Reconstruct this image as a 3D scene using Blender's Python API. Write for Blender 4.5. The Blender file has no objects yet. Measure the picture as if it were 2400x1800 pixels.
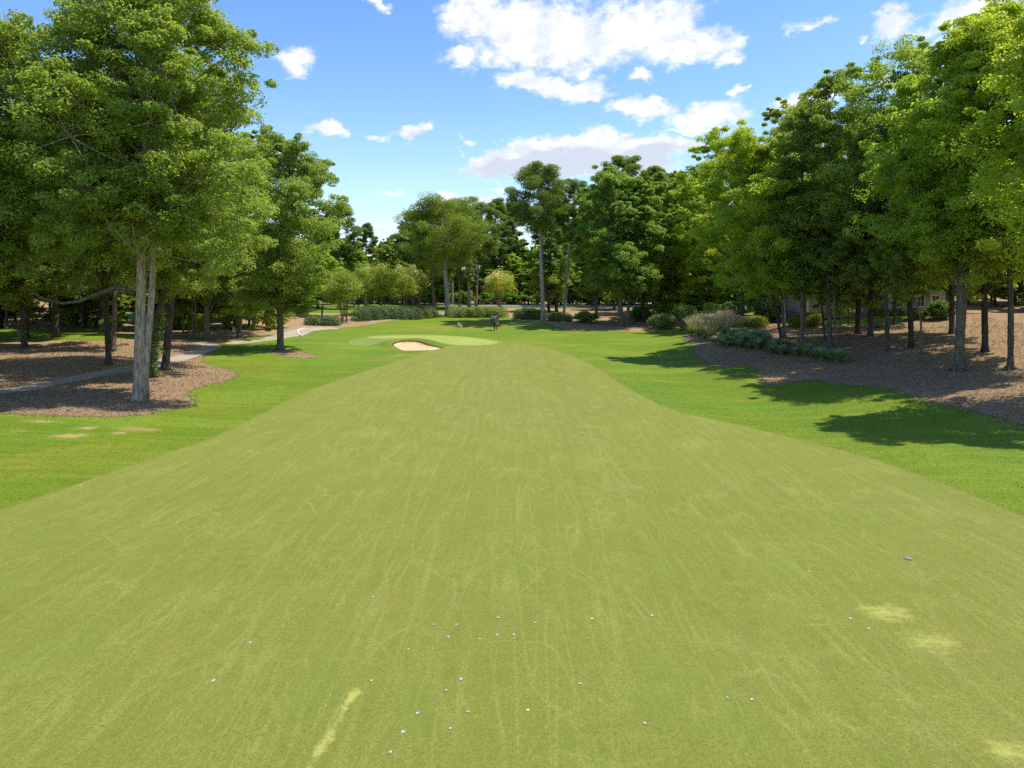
import bpy, math, random
import numpy as np
from mathutils import Vector

# ------------------------------------------------------------------ camera, world, sun, exposure
scene = bpy.context.scene
col = scene.collection
CAM_H, F, HZ = 8.0, 1600.0, 690.0          # camera height, focal length in photo pixels, horizon row
cam_d = bpy.data.cameras.new('camera'); cam = bpy.data.objects.new('camera', cam_d); col.objects.link(cam)
cam.location = (0, 0, CAM_H); cam.rotation_euler = (math.radians(90), 0, 0)
cam_d.sensor_width = 36; cam_d.lens = 36 * F / 2400
cam_d.shift_y = -(900 - HZ) / 2400.0
cam_d.clip_start = 0.5; cam_d.clip_end = 6000
scene.camera = cam
SUN_EL, SUN_AZ = 64.0, 88.0                # azimuth from +Y towards +X
el, az = math.radians(SUN_EL), math.radians(SUN_AZ)
sun_dir = Vector((math.cos(el) * math.sin(az), math.cos(el) * math.cos(az), math.sin(el)))
sd = bpy.data.lights.new('sun', 'SUN'); sd.energy = 3.3; sd.angle = math.radians(0.6); sd.color = (1.0, 0.96, 0.88)
so = bpy.data.objects.new('sun', sd); col.objects.link(so); so.location = (60, 40, 120)
so.rotation_euler = sun_dir.to_track_quat('Z', 'Y').to_euler()
vs = scene.view_settings
vs.view_transform = 'Standard'; vs.look = 'None'; vs.exposure = 0.95; vs.gamma = 1.0; vs.use_curve_mapping = False
scene.cycles.max_bounces = 8; scene.cycles.diffuse_bounces = 4; scene.cycles.transmission_bounces = 6
scene.cycles.transparent_max_bounces = 8; scene.cycles.use_denoising = False


# ------------------------------------------------------------------ node helper
class NT:
    def __init__(s, tree):
        s.t = tree; tree.nodes.clear()
    def n(s, typ, **kw):
        nd = s.t.nodes.new(typ)
        for k, v in kw.items(): setattr(nd, k, v)
        return nd
    def put(s, sock, v):
        if hasattr(v, 'is_output'): s.t.links.new(v, sock)
        elif v is not None:
            if isinstance(v, (tuple, list)) and len(v) == 3 and sock.type == 'RGBA': v = (*v, 1)
            sock.default_value = v
    def m(s, op, a, b=None, c=None, clamp=False):
        nd = s.n('ShaderNodeMath', operation=op, use_clamp=clamp)
        s.put(nd.inputs[0], a); s.put(nd.inputs[1], b)
        if c is not None: s.put(nd.inputs[2], c)
        return nd.outputs[0]
    def vm(s, op, a, b=None):
        nd = s.n('ShaderNodeVectorMath', operation=op)
        s.put(nd.inputs[0], a); s.put(nd.inputs[1], b)
        return nd.outputs[0]
    def noise(s, vec, scale, detail=3, rough=.5, dist=0, out=0):
        nd = s.n('ShaderNodeTexNoise'); s.put(nd.inputs['Vector'], vec); nd.inputs['Scale'].default_value = scale
        nd.inputs['Detail'].default_value = detail; nd.inputs['Roughness'].default_value = rough
        nd.inputs['Distortion'].default_value = dist
        return nd.outputs[out]
    def ss(s, v, lo, hi, a=0., b=1.):
        nd = s.n('ShaderNodeMapRange', interpolation_type='SMOOTHSTEP', clamp=True)
        s.put(nd.inputs[0], v); s.put(nd.inputs[1], lo); s.put(nd.inputs[2], hi); s.put(nd.inputs[3], a); s.put(nd.inputs[4], b)
        return nd.outputs[0]
    def mix(s, f, a, b, bt='MIX'):
        nd = s.n('ShaderNodeMix', data_type='RGBA', blend_type=bt)
        s.put(nd.inputs[0], f); s.put(nd.inputs[6], a); s.put(nd.inputs[7], b)
        return nd.outputs[2]
    def attr(s, name, out='Fac'):
        return s.n('ShaderNodeAttribute', attribute_name=name).outputs[out]
    def map(s, vec, sc=(1, 1, 1), rot=(0, 0, 0), loc=(0, 0, 0)):
        nd = s.n('ShaderNodeMapping'); s.put(nd.inputs[0], vec)
        nd.inputs['Scale'].default_value = sc; nd.inputs['Rotation'].default_value = rot; nd.inputs['Location'].default_value = loc
        return nd.outputs[0]
    def bump(s, h, strength, dist=.05):
        nd = s.n('ShaderNodeBump'); s.put(nd.inputs['Height'], h); nd.inputs['Strength'].default_value = strength
        nd.inputs['Distance'].default_value = dist
        return nd.outputs[0]


def new_mat(name):
    m = bpy.data.materials.new(name); m.use_nodes = True
    return m, NT(m.node_tree)


def finish(t, color, rough=.8, normal=None, spec=.3, metal=0.):
    b = t.n('ShaderNodeBsdfPrincipled'); t.put(b.inputs['Base Color'], color); t.put(b.inputs['Roughness'], rough)
    b.inputs['Specular IOR Level'].default_value = spec; b.inputs['Metallic'].default_value = metal
    if normal is not None: t.put(b.inputs['Normal'], normal)
    o = t.n('ShaderNodeOutputMaterial'); t.t.links.new(b.outputs[0], o.inputs[0])
    return b


# ------------------------------------------------------------------ world: sky and clouds at infinity
def photo_dir(u, v):
    x, z = (u - 1200) / F, (HZ - v) / F
    return math.atan2(x, 1.0), math.atan2(z, math.hypot(1, x))

world = bpy.data.worlds.new('World'); scene.world = world; world.use_nodes = True
w = NT(world.node_tree)
sky = w.n('ShaderNodeTexSky', sky_type='NISHITA'); sky.sun_disc = False
sky.sun_elevation = el; sky.sun_rotation = az; sky.altitude = 200; sky.air_density = 1.25; sky.dust_density = 0.6; sky.ozone_density = 2.2
d = w.n('ShaderNodeTexCoord').outputs['Generated']
sep = w.n('ShaderNodeSeparateXYZ'); w.put(sep.inputs[0], d)
AZ = w.m('ARCTAN2', sep.outputs[0], sep.outputs[1]); EL = w.m('ARCSINE', sep.outputs[2])
cv = w.n('ShaderNodeCombineXYZ'); w.put(cv.inputs[0], AZ); w.put(cv.inputs[1], w.m('MULTIPLY', EL, 1.5))
warp1 = w.noise(cv.outputs[0], 14, 5, .6)
warp2 = w.noise(w.map(cv.outputs[0], loc=(3.3, 7.1, 2)), 14, 5, .6)
AZw = w.m('ADD', AZ, w.m('MULTIPLY', w.m('SUBTRACT', warp1, .5), .10))
ELw = w.m('ADD', EL, w.m('MULTIPLY', w.m('SUBTRACT', warp2, .5), .075))
# cloud lumps: photo centre, half sizes, density, how grey the base is
CL = [(1250, 60, 175, 55, 1.15, .1), (1500, 70, 150, 65, 1.25, .1), (1340, 115, 260, 45, 1.0, .25), (1100, 40, 60, 60, .9, .1), (1620, 105, 110, 38, 1., .1),
      (1690, 135, 45, 22, .8, 0), (1085, 140, 70, 26, .75, 0), (1240, 190, 70, 26, 1., .1), (1330, 205, 110, 25, .95, .1), (1360, 160, 60, 30, .6, 0),
      (700, 140, 52, 36, .9, 0), (770, 305, 48, 17, .95, .1), (965, 312, 40, 18, 1., .1), (880, 315, 30, 12, .6, 0), (1075, 332, 16, 9, .6, 0),
      (1500, 252, 85, 22, .95, .1), (1650, 268, 110, 26, .95, .1), (1640, 300, 90, 12, .7, .2), (1505, 185, 30, 16, .6, 0), (1740, 222, 30, 15, .85, 0),
      (1215, 372, 110, 30, 1.7, .9), (1400, 358, 215, 38, 1.9, .95), (1570, 352, 100, 20, 1.3, .5), (1330, 392, 240, 24, 1.7, 1.),
      (870, 8, 22, 18, .8, 0), (1900, 62, 60, 16, .65, 0), (2100, 60, 75, 32, .95, 0), (2280, 30, 120, 45, .95, 0), (1860, 85, 20, 8, .6, 0),
      (1120, 478, 150, 12, .75, .5), (1160, 440, 26, 8, .6, .4), (2060, 200, 36, 16, .85, 0), (2010, 90, 20, 8, .6, 0), (920, 540, 90, 7, .55, .5),
      (915, 458, 28, 6, .6, 0), (1900, 232, 70, 22, .8, 0), (2200, 120, 60, 24, .7, 0), (440, 8, 30, 20, .7, 0)]
dens = None; base = None
for (u, v, ru, rv, k, g) in CL:
    a0, e0 = photo_dir(u, v)
    ra, re = ru / F * math.cos(a0) ** 2, rv / F * math.cos(a0)
    dx = w.m('DIVIDE', w.m('SUBTRACT', AZw, a0), ra * 1.25); dy = w.m('DIVIDE', w.m('SUBTRACT', ELw, e0), re * 1.35)
    q = w.m('MULTIPLY', w.m('SUBTRACT', 1.0, w.m('SQRT', w.m('ADD', w.m('MULTIPLY', dx, dx), w.m('MULTIPLY', dy, dy)))), k)
    dens = q if dens is None else w.m('MAXIMUM', dens, q)
    if g > .3:
        gg = w.m('MULTIPLY', w.m('MULTIPLY', w.m('MAXIMUM', q, 0.0), w.ss(dy, .55, -.5)), g)
        base = gg if base is None else w.m('MAXIMUM', base, gg)
fine = w.noise(cv.outputs[0], 30, 8, .62, .3)
fib = w.noise(w.map(cv.outputs[0], sc=(1, 1.7, 1)), 75, 5, .6, .2)
tot = w.m('ADD', w.m('ADD', dens, w.m('MULTIPLY', w.m('SUBTRACT', fine, .5), 1.15)), w.m('MULTIPLY', w.m('SUBTRACT', fib, .5), .22))
# general fair-weather clouds away from the photographed part of the sky
sc_ = w.m('MAXIMUM', sep.outputs[2], .06)
pv = w.n('ShaderNodeCombineXYZ'); w.put(pv.inputs[0], w.m('DIVIDE', sep.outputs[0], sc_)); w.put(pv.inputs[1], w.m('DIVIDE', sep.outputs[1], sc_))
gen = w.m('MULTIPLY', w.ss(w.noise(pv.outputs[0], .9, 6, .55), .55, .75), w.ss(sep.outputs[1], .55, .2))
cloud = w.m('MAXIMUM', w.ss(tot, .02, .62), gen)
puff = w.noise(w.map(cv.outputs[0], loc=(.012, .02, 0)), 26, 6, .6)
white = w.mix(w.ss(puff, .38, .64), (.66, .71, .80), (.96, .95, .94))
ccol = w.mix(w.m('MULTIPLY', base, 2.2, clamp=True), white, (.54, .60, .71))
skyc = w.n('ShaderNodeHueSaturation'); w.put(skyc.inputs['Color'], sky.outputs[0]); skyc.inputs['Saturation'].default_value = 1.28; skyc.inputs['Value'].default_value = .80; skyc.inputs['Hue'].default_value = .512
hz = w.ss(EL, .0, .30)
skyh = w.mix(w.m('MULTIPLY', w.m('SUBTRACT', 1.0, hz), .42), skyc.outputs[0], (2.4, 3.3, 4.6))
cl10 = w.vm('SCALE', ccol, None)
cl10.node.inputs['Scale'].default_value = 4.45
fin = w.mix(cloud, skyh, cl10)
bg = w.n('ShaderNodeBackground'); w.put(bg.inputs[0], fin); bg.inputs[1].default_value = 0.15
wo = w.n('ShaderNodeOutputWorld'); w.t.links.new(bg.outputs[0], wo.inputs[0])
world.cycles.sampling_method = 'MANUAL'; world.cycles.sample_map_resolution = 512


# ------------------------------------------------------------------ terrain
def sstep(x, a, b):
    t = np.clip((np.asarray(x, float) - a) / (b - a), 0, 1); return t * t * (3 - 2 * t)

def softramp(x, k):                       # 0 below, slope 1 above, rounded over k metres
    return k * np.logaddexp(0, np.asarray(x, float) / k)

BASE_Y = [-3000, 0, 75, 88, 100, 118, 128, 138, 146, 152, 165, 185, 215, 260, 400, 1000, 5000]
BASE_Z = [0, 0, 0, .12, .45, .85, 1.05, 1.75, 2.45, 2.75, 3.0, 3.7, 4.55, 4.9, 5.2, 5.5, 5.5]

def terrain_raw(X, Y):
    X = np.asarray(X, float); Y = np.asarray(Y, float)
    z = (np.interp(Y - 2, BASE_Y, BASE_Z) + np.interp(Y, BASE_Y, BASE_Z) + np.interp(Y + 2, BASE_Y, BASE_Z)) / 3
    xs = np.interp(Y, [40, 60, 85, 110, 140, 170], [28, 27, 23.5, 23.5, 29, 60])
    r = .19 * softramp(X - xs, 2.0)
    r = 7.5 * (1 - np.exp(-r / 7.5)) * np.interp(Y, [150, 210], [1, .35])
    l = .042 * softramp(-18 - X, 2.5)
    l = 3.2 * (1 - np.exp(-l / 3.2)) * np.interp(Y, [100, 200], [1, .2])
    z = z + r + l
    off = sstep(np.abs(X), 14, 24) * sstep(Y, 20, 40)
    z = z + off * (.26 * np.sin(X * .21 + 1.3) * np.cos(Y * .13) + .16 * np.sin(Y * .31 + X * .17))
    z = z - .35 * np.exp(-((X - 17) / 4.5) ** 2) * sstep(Y, 30, 45) * (1 - sstep(Y, 95, 115))      # swales beside the fairway
    z = z - .30 * np.exp(-((X + 20.5) / 4) ** 2) * sstep(Y, 55, 75) * (1 - sstep(Y, 100, 115))
    z = z + .35 * np.exp(-((X - 6) / 7) ** 2 - ((Y - 140) / 6) ** 2) + .4 * np.exp(-((X - 14) / 5) ** 2 - ((Y - 118) / 9) ** 2)
    z = z + .45 * np.exp(-((X + 9) / 11) ** 2 - ((Y - 108) / 8) ** 2) - .25 * np.exp(-((X + 24) / 7) ** 2 - ((Y - 122) / 7) ** 2)
    return z

def unproject(u, v, fn=terrain_raw, ymax=600):
    a, b = (u - 1200) / F, (v - HZ) / F
    Ys = np.concatenate([np.arange(8, 180, .05), np.arange(180, ymax, .5)])
    dz = CAM_H - b * Ys - fn(a * Ys, Ys)
    i = np.argmax(dz < 0)
    if not dz[i] < 0: i = len(Ys) - 1
    return a * Ys[i], Ys[i]

def poly_w(pts, smooth=2, closed=True):
    P = np.array([unproject(u, v) for u, v in pts])
    for _ in range(smooth):
        if closed: Q = np.roll(P, -1, 0); P = np.stack([.75 * P + .25 * Q, .25 * P + .75 * Q], 1).reshape(-1, 2)
        else:
            A, B = P[:-1], P[1:]; M = np.stack([.75 * A + .25 * B, .25 * A + .75 * B], 1).reshape(-1, 2); P = np.vstack([P[:1], M, P[-1:]])
    return P

def seg_dist(X, Y, P, closed):
    best = np.full(X.shape, 1e9)
    n = len(P)
    for i in range(n if closed else n - 1):
        a, b = P[i], P[(i + 1) % n]; e = b - a; L = e @ e + 1e-12
        t = np.clip(((X - a[0]) * e[0] + (Y - a[1]) * e[1]) / L, 0, 1)
        best = np.minimum(best, np.hypot(X - a[0] - t * e[0], Y - a[1] - t * e[1]))
    return best

def sdf(X, Y, P):                          # positive inside
    X = np.asarray(X, float); Y = np.asarray(Y, float)
    d_ = seg_dist(X, Y, P, True)
    ins = np.zeros(X.shape, bool); n = len(P)
    for i in range(n):
        (x1, y1), (x2, y2) = P[i], P[(i + 1) % n]
        c = (y1 > Y) != (y2 > Y)
        with np.errstate(divide='ignore', invalid='ignore'):
            ins ^= c & (X < (x2 - x1) * (Y - y1) / (y2 - y1) + x1)
    return np.where(ins, d_, -d_)

bunker_P = poly_w([(918, 808), (924, 804), (938, 800), (960, 799), (985, 801), (998, 806), (1012, 809), (1030, 812), (1040, 815), (1020, 819), (985, 821), (944, 821), (934, 815)], 1)
_bb = bunker_P.min(0) - 4, bunker_P.max(0) + 4

def terrain(X, Y):
    X = np.asarray(X, float); Y = np.asarray(Y, float)
    z = terrain_raw(X, Y)
    m = (X > _bb[0][0]) & (X < _bb[1][0]) & (Y > _bb[0][1]) & (Y < _bb[1][1])
    if np.any(m):
        s = sdf(X, Y, bunker_P)
        z = np.where(m, z - .32 * sstep(s, -.25, .5) + .30 * np.exp(-((s + .9) / .9) ** 2) * sstep(Y, bunker_P[:, 1].mean() - 2, bunker_P[:, 1].mean() + 3), z)
    return z

def ground_z(x, y): return float(terrain(np.array([x]), np.array([y]))[0])


# ------------------------------------------------------------------ mesh helpers
def mesh_from(name, V, Fc, mats=None, attrs=None, smooth=False, fmat=None):
    """V (n,3); Fc (m,k) array, or a list of such arrays"""
    me = bpy.data.meshes.new(name)
    V = np.asarray(V, np.float32); lst = Fc if isinstance(Fc, list) else [Fc]
    lst = [np.asarray(f, np.int32) for f in lst if len(f)]
    loops = np.concatenate([f.ravel() for f in lst]); cnt = np.concatenate([np.full(len(f), f.shape[1], np.int32) for f in lst])
    me.vertices.add(len(V)); me.vertices.foreach_set('co', V.ravel())
    me.loops.add(len(loops)); me.loops.foreach_set('vertex_index', loops)
    me.polygons.add(len(cnt)); st = np.concatenate([[0], np.cumsum(cnt)[:-1]]).astype(np.int32)
    me.polygons.foreach_set('loop_start', st)
    me.polygons.foreach_set('use_smooth', np.full(len(cnt), smooth))
    for m in (mats or []): me.materials.append(m)
    if fmat is not None: me.polygons.foreach_set('material_index', np.asarray(fmat, np.int32))
    for k, a in (attrs or {}).items():
        at = me.attributes.new(k, 'FLOAT', 'POINT'); at.data.foreach_set('value', np.asarray(a, np.float32))
    me.update(calc_edges=True)
    return me

class MB:
    """collects shapes into one mesh"""
    def __init__(s): s.v = []; s.q = []; s.t = []; s.n = 0
    def add(s, V, Q=None, T=None):
        V = np.asarray(V, float).reshape(-1, 3)
        if Q is not None and len(Q): s.q.append(np.asarray(Q) + s.n)
        if T is not None and len(T): s.t.append(np.asarray(T) + s.n)
        s.v.append(V); s.n += len(V); return s
    def box(s, c, sz, rz=0., taper=1.):
        x, y, z = np.array(sz) / 2.
        P = np.array([(-x, -y, -z), (x, -y, -z), (x, y, -z), (-x, y, -z), (-x * taper, -y * taper, z), (x * taper, -y * taper, z), (x * taper, y * taper, z), (-x * taper, y * taper, z)])
        ca, sa = math.cos(rz), math.sin(rz); P[:, :2] = P[:, :2] @ np.array([[ca, sa], [-sa, ca]])
        return s.add(P + np.array(c), [(0, 3, 2, 1), (4, 5, 6, 7), (0, 1, 5, 4), (1, 2, 6, 5), (2, 3, 7, 6), (3, 0, 4, 7)])
    def tube(s, P, R, k=8, cap=True, flare=None):
        P = np.asarray(P, float); n = len(P); R = np.broadcast_to(np.asarray(R, float), (n,))
        T = np.gradient(P, axis=0); T /= np.linalg.norm(T, axis=1)[:, None] + 1e-9
        ref = np.array([1., 0, 0]) if abs(T[0][0]) < .8 else np.array([0, 1., 0])
        U = np.cross(T, ref); U /= np.linalg.norm(U, axis=1)[:, None] + 1e-9; W = np.cross(T, U)
        a = np.arange(k) / k * 2 * math.pi
        rad = R[:, None] * np.ones(k)
        if flare is not None: rad = rad * flare(np.arange(n)[:, None] / max(n - 1, 1), a[None, :])
        V = P[:, None, :] + rad[..., None] * (np.cos(a)[None, :, None] * U[:, None, :] + np.sin(a)[None, :, None] * W[:, None, :])
        i = np.arange(n - 1)[:, None] * k; j = np.arange(k)[None, :]; j2 = (j + 1) % k
        Q = np.stack([i + j, i + j2, i + k + j2, i + k + j], -1).reshape(-1, 4)
        V = V.reshape(-1, 3); T3 = []
        if cap:
            V = np.vstack([V, P[:1], P[-1:]]); c0, c1 = n * k, n * k + 1
            T3 = [(c0, (q + 1) % k, q) for q in range(k)] + [(c1, (n - 1) * k + q, (n - 1) * k + (q + 1) % k) for q in range(k)]
        return s.add(V, Q, T3)
    def build(s, name, mat, parent=None, smooth=False, at=None):
        fs = []
        if s.q: fs.append(np.concatenate(s.q))
        if s.t: fs.append(np.concatenate(s.t))
        me = mesh_from(name, np.concatenate(s.v), fs, [mat], smooth=smooth)
        return link(name, me, parent, at)

def link(name, me, parent=None, at=None):
    o = bpy.data.objects.new(name, me); col.objects.link(o)
    if parent is not None: o.parent = parent
    if at is not None: o.location = at
    return o

def tag(o, label=None, cat=None, group=None, kind=None):
    if label: o['label'] = label
    if cat: o['category'] = cat
    if group: o['group'] = group
    if kind: o['kind'] = kind
    return o

def empty(name, loc, rz=0., label=None, cat=None, group=None):
    o = bpy.data.objects.new(name, None); col.objects.link(o); o.empty_display_size = .3
    o.location = loc; o.rotation_euler = (0, 0, rz)
    return tag(o, label, cat, group)


# ------------------------------------------------------------------ ground outlines (placed where the photo's outlines meet the terrain)
fair_P = poly_w([(488, 1031), (620, 965), (760, 900), (880, 862), (976, 833), (1000, 823), (1046, 815), (1044, 811), (1098, 813), (1153, 810), (1176, 804), (1234, 805), (1278, 816), (1318, 825),
                 (1358, 841), (1402, 862), (1440, 890), (1500, 925), (1560, 955), (1615, 973), (1700, 988), (1844, 1022), (2116, 1096), (2400, 1210)], 1, False)
fair_P = np.vstack([[(-24, -40), (-21, 10), (-18.8, 24.9), (-17.8, 30.5)], fair_P, [(20.5, 17), (23, 5), (25, -40)]])
green_P = poly_w([(850, 793), (873, 788.5), (936, 786.5), (1017, 785.5), (1071, 789), (1120, 794), (1176, 802), (1153, 808.5), (1098, 810.5), (1052, 807.5), (1008, 798), (960, 793.5), (908, 794)], 2)
apron_P = poly_w([(813, 803), (827, 795), (870, 786.5), (936, 785), (1017, 784), (1071, 787.5), (1120, 792), (1190, 801), (1160, 812), (1098, 814), (1048, 811), (1010, 801), (960, 796), (915, 797), (881, 807), (854, 813), (822, 811)], 2)
bedL_P = poly_w([(-500, 985), (-150, 975), (0, 968), (130, 975), (265, 979), (345, 971), (420, 957), (463, 944), (441, 928), (437, 918), (480, 905), (530, 895), (562, 881), (545, 869), (500, 858), (472, 849),
                 (520, 838), (560, 822), (620, 800)], 1, False)
# kept on the tree side of the cart path; the far side is the wood
mulch2 = [(562, 881), (545, 869), (498, 858), (470, 848), (478, 836), (500, 826), (512, 816), (470, 802), (400, 797), (300, 793), (240, 800), (150, 797), (60, 800), (0, 800), (-500, 830)]
bedL_P = poly_w([(-500, 985), (-150, 975), (0, 968), (130, 975), (265, 979), (345, 971), (420, 957), (463, 944), (441, 928), (437, 918), (480, 905), (530, 895)] + mulch2, 1)
bedLb_P = poly_w([(440, 801), (576, 801), (568, 793), (590, 788), (640, 784), (700, 778), (712, 771), (770, 768), (830, 765), (900, 756), (985, 744), (1040, 738), (1042, 730), (1000, 728), (900, 738), (840, 744), (830, 736), (700, 735), (600, 745), (540, 752), (440, 765), (250, 752), (-100, 745), (-300, 765), (-100, 772), (240, 775), (330, 795)], 1)
isle_P = poly_w([(634, 827), (645, 822), (670, 820), (705, 825), (738, 832), (741, 838), (722, 841), (690, 838), (655, 833)], 2)
bedR_P = poly_w([(1040, 744), (1200, 745), (1240, 750), (1300, 764), (1330, 772), (1420, 775), (1500, 778), (1560, 775), (1612, 770), (1640, 775), (1605, 783), (1601, 788), (1604, 796), (1621, 804), (1630, 812), (1629, 823), (1634, 833), (1660, 850), (1680, 862), (1708, 859),
                 (1745, 855), (1775, 868), (1790, 889), (1805, 905), (1860, 894), (1920, 890), (1957, 900), (2056, 907), (2131, 925), (2192, 945), (2270, 958), (2400, 1000), (2700, 1080), (2900, 900), (2900, 700), (2400, 722), (2230, 735), (2130, 745), (2120, 758), (1965, 764), (1930, 755), (1800, 735), (1700, 738), (1650, 727), (1600, 722), (1300, 724), (1200, 722), (1042, 724)], 1)
lawn_note = None
path_A = poly_w([(-900, 985), (-400, 955), (0, 922), (80, 906), (160, 891), (310, 866), (400, 845), (455, 829), (490, 818), (500, 811), (478, 804), (440, 799), (380, 795)], 2, False)
path_B = poly_w([(560, 803.5), (610, 798), (650, 793), (690, 783), (705, 774.5), (740, 771), (770, 769)], 2, False)
road_P = poly_w([(250, 708), (700, 709), (850, 710.5), (1000, 715), (1200, 717.5), (1400, 719), (1700, 719.5)], 2, False)

def wob(X, Y, amp=.22):
    return amp * (np.sin(X * 1.9 + np.sin(Y * 1.3) * 1.7) * np.cos(Y * 2.3 + X * .6) + .6 * np.sin(X * 4.3 + Y * 3.1))

xs1 = np.arange(-70, 76.01, .42); ys1 = np.arange(6, 166.01, .42)
def ext(a, lo, hi, g=1.22):
    s = a[1] - a[0]; L = []; x = a[0]; d_ = s
    while x > lo: d_ *= g; x -= d_; L.append(x)
    R = []; x = a[-1]; d_ = s
    while x < hi: d_ *= g; x += d_; R.append(x)
    return np.concatenate([L[::-1], a, R])
gx = ext(xs1, -3000, 3000)
gy = np.concatenate([ys1, np.arange(ys1[-1] + .8, 240, .8)]); gy = ext(gy, -400, 4500); 
gy = np.concatenate([gy[gy < 6 - 1e-6], ys1, np.arange(ys1[-1] + .8, 240, .8), gy[gy > 240.2]])
GX, GY = np.meshgrid(gx, gy); GZ = terrain(GX, GY)
nx, ny = len(gx), len(gy)
near = (np.abs(GX) < 140) & (GY > -45) & (GY < 330)
def fld(f, P):
    out = np.full(GX.shape, -50.); out[near] = f(GX[near], GY[near], P); return out
S = {}
S['fair'] = fld(sdf, fair_P); S['green'] = fld(sdf, green_P); S['apron'] = fld(sdf, apron_P)
S['bunker'] = fld(sdf, bunker_P)
mulch = np.maximum.reduce([fld(sdf, bedL_P), fld(sdf, bedLb_P), fld(sdf, isle_P), fld(sdf, bedR_P)])
pl = lambda X, Y, P: 1.25 - seg_dist(X, Y, P, False)
S['path'] = np.maximum(fld(pl, path_A), fld(lambda X, Y, P: 1.9 - seg_dist(X, Y, P, False), path_B))
S['road'] = fld(lambda X, Y, P: 3.2 - seg_dist(X, Y, P, False), road_P)
lawn_P = poly_w([(1955, 741), (2010, 737), (2090, 740), (2130, 746), (2100, 756), (2050, 762), (1965, 762), (1950, 752)], 1)
S['mulch'] = np.minimum.reduce([mulch + wob(GX, GY, .20), -S['path'] + .06, -fld(sdf, lawn_P)])
# wood floor: leaf litter wherever the far woods stand
wood = np.maximum.reduce([sstep(GY, 212, 222) * 4 - 2 + 0 * GX, np.minimum((GX - 62) * 1., 60 - 0 * GX) * 1., np.minimum(-(GX + 88), 60.)])
S['mulch'] = np.maximum(S['mulch'], np.minimum(wood + wob(GX, GY, .4), -S['road'] + .3) * (GY > 5))
S['bunker'] = S['bunker'] - .18

# patch attributes (real wear in the turf)
def blobs(L):
    out = np.zeros(GX.shape)
    for (u, v, ru, rv, k) in L:
        x, y = unproject(u, v); x1, _ = unproject(u + ru, v); _, y1 = unproject(u, v - rv)
        out = np.maximum(out, k * np.exp(-(((GX - x) / abs(x1 - x)) ** 2 + ((GY - y) / max(abs(y1 - y), .3)) ** 2)))
    return out
bare = blobs([(165, 1022, 50, 6, 1.), (205, 1003, 35, 4, 1.), (330, 1006, 60, 4.5, 1.), (280, 1015, 22, 3.5, .95), (90, 988, 70, 4, .8), (40, 1012, 40, 6, .55), (660, 906, 16, 3, .6), (730, 1060, 5, 2, .0),
              (1062, 761, 12, 2.2, 1.), (1080, 757, 14, 1.6, .9), (1140, 750, 16, 2, .6), (1085, 780, 12, 1.8, .5), (1345, 774, 24, 2, .85), (1688, 857, 26, 4, .9), (1725, 851, 22, 3, .8), (1790, 898, 34, 6, .95), (1835, 885, 30, 7, .8),
              (935, 832, 14, 2, .6), (1240, 762, 26, 3, .55), (1640, 870, 30, 3, .35), (1960, 895, 30, 6, .55), (2192, 940, 20, 4, .5), (1680, 835, 40, 8, .3)])
dry = blobs([(60, 1090, 140, 26, .6), (180, 1060, 220, 26, .5), (480, 960, 140, 14, .5), (640, 850, 70, 14, .4), (560, 870, 100, 12, .5), (1010, 768, 90, 9, .6), (1130, 765, 80, 9, .5), (1230, 800, 60, 8, .4), (930, 836, 50, 8, .5), (1520, 830, 90, 8, .25)])
pale = blobs([(640, 1480, 20, 12, .2), (2075, 1438, 85, 26, .85), (1940, 1455, 90, 28, .5), (2190, 1510, 120, 38, .68), (1900, 1470, 60, 20, .4), (2370, 1770, 90, 60, .75),
              (1250, 1470, 30, 30, .25), (1980, 1700, 220, 60, .35), (1850, 1560, 160, 50, .35), (2100, 1640, 200, 70, .4), (620, 1480, 20, 12, .4), (1690, 820, 1, 1, 0)])
brown = blobs([(2290, 1525, 60, 28, .9), (2200, 1480, 60, 20, .4), (560, 1560, 160, 60, .35), (1130, 840, 120, 10, .6), (1050, 850, 90, 9, .5), (500, 1035, 60, 8, .6), (700, 950, 80, 12, .5), (1230, 940, 200, 40, .3), (1350, 1000, 160, 40, .25), (1000, 1420, 300, 60, .25)])
ATT = dict(bare=bare, dry=dry, pale=pale, brown=brown, edge=S['fair'], bedge=S['mulch'], gedge=S['green'], sand=S['bunker'])

idx = np.arange(nx * ny).reshape(ny, nx)
a, b, c, d_ = idx[:-1, :-1].ravel(), idx[:-1, 1:].ravel(), idx[1:, 1:].ravel(), idx[1:, :-1].ravel()
TRI = np.concatenate([np.stack([a, b, c], 1), np.stack([a, c, d_], 1)])
VG = np.stack([GX.ravel(), GY.ravel(), GZ.ravel()], 1)
AT = {k: v.ravel() for k, v in ATT.items()}

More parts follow.
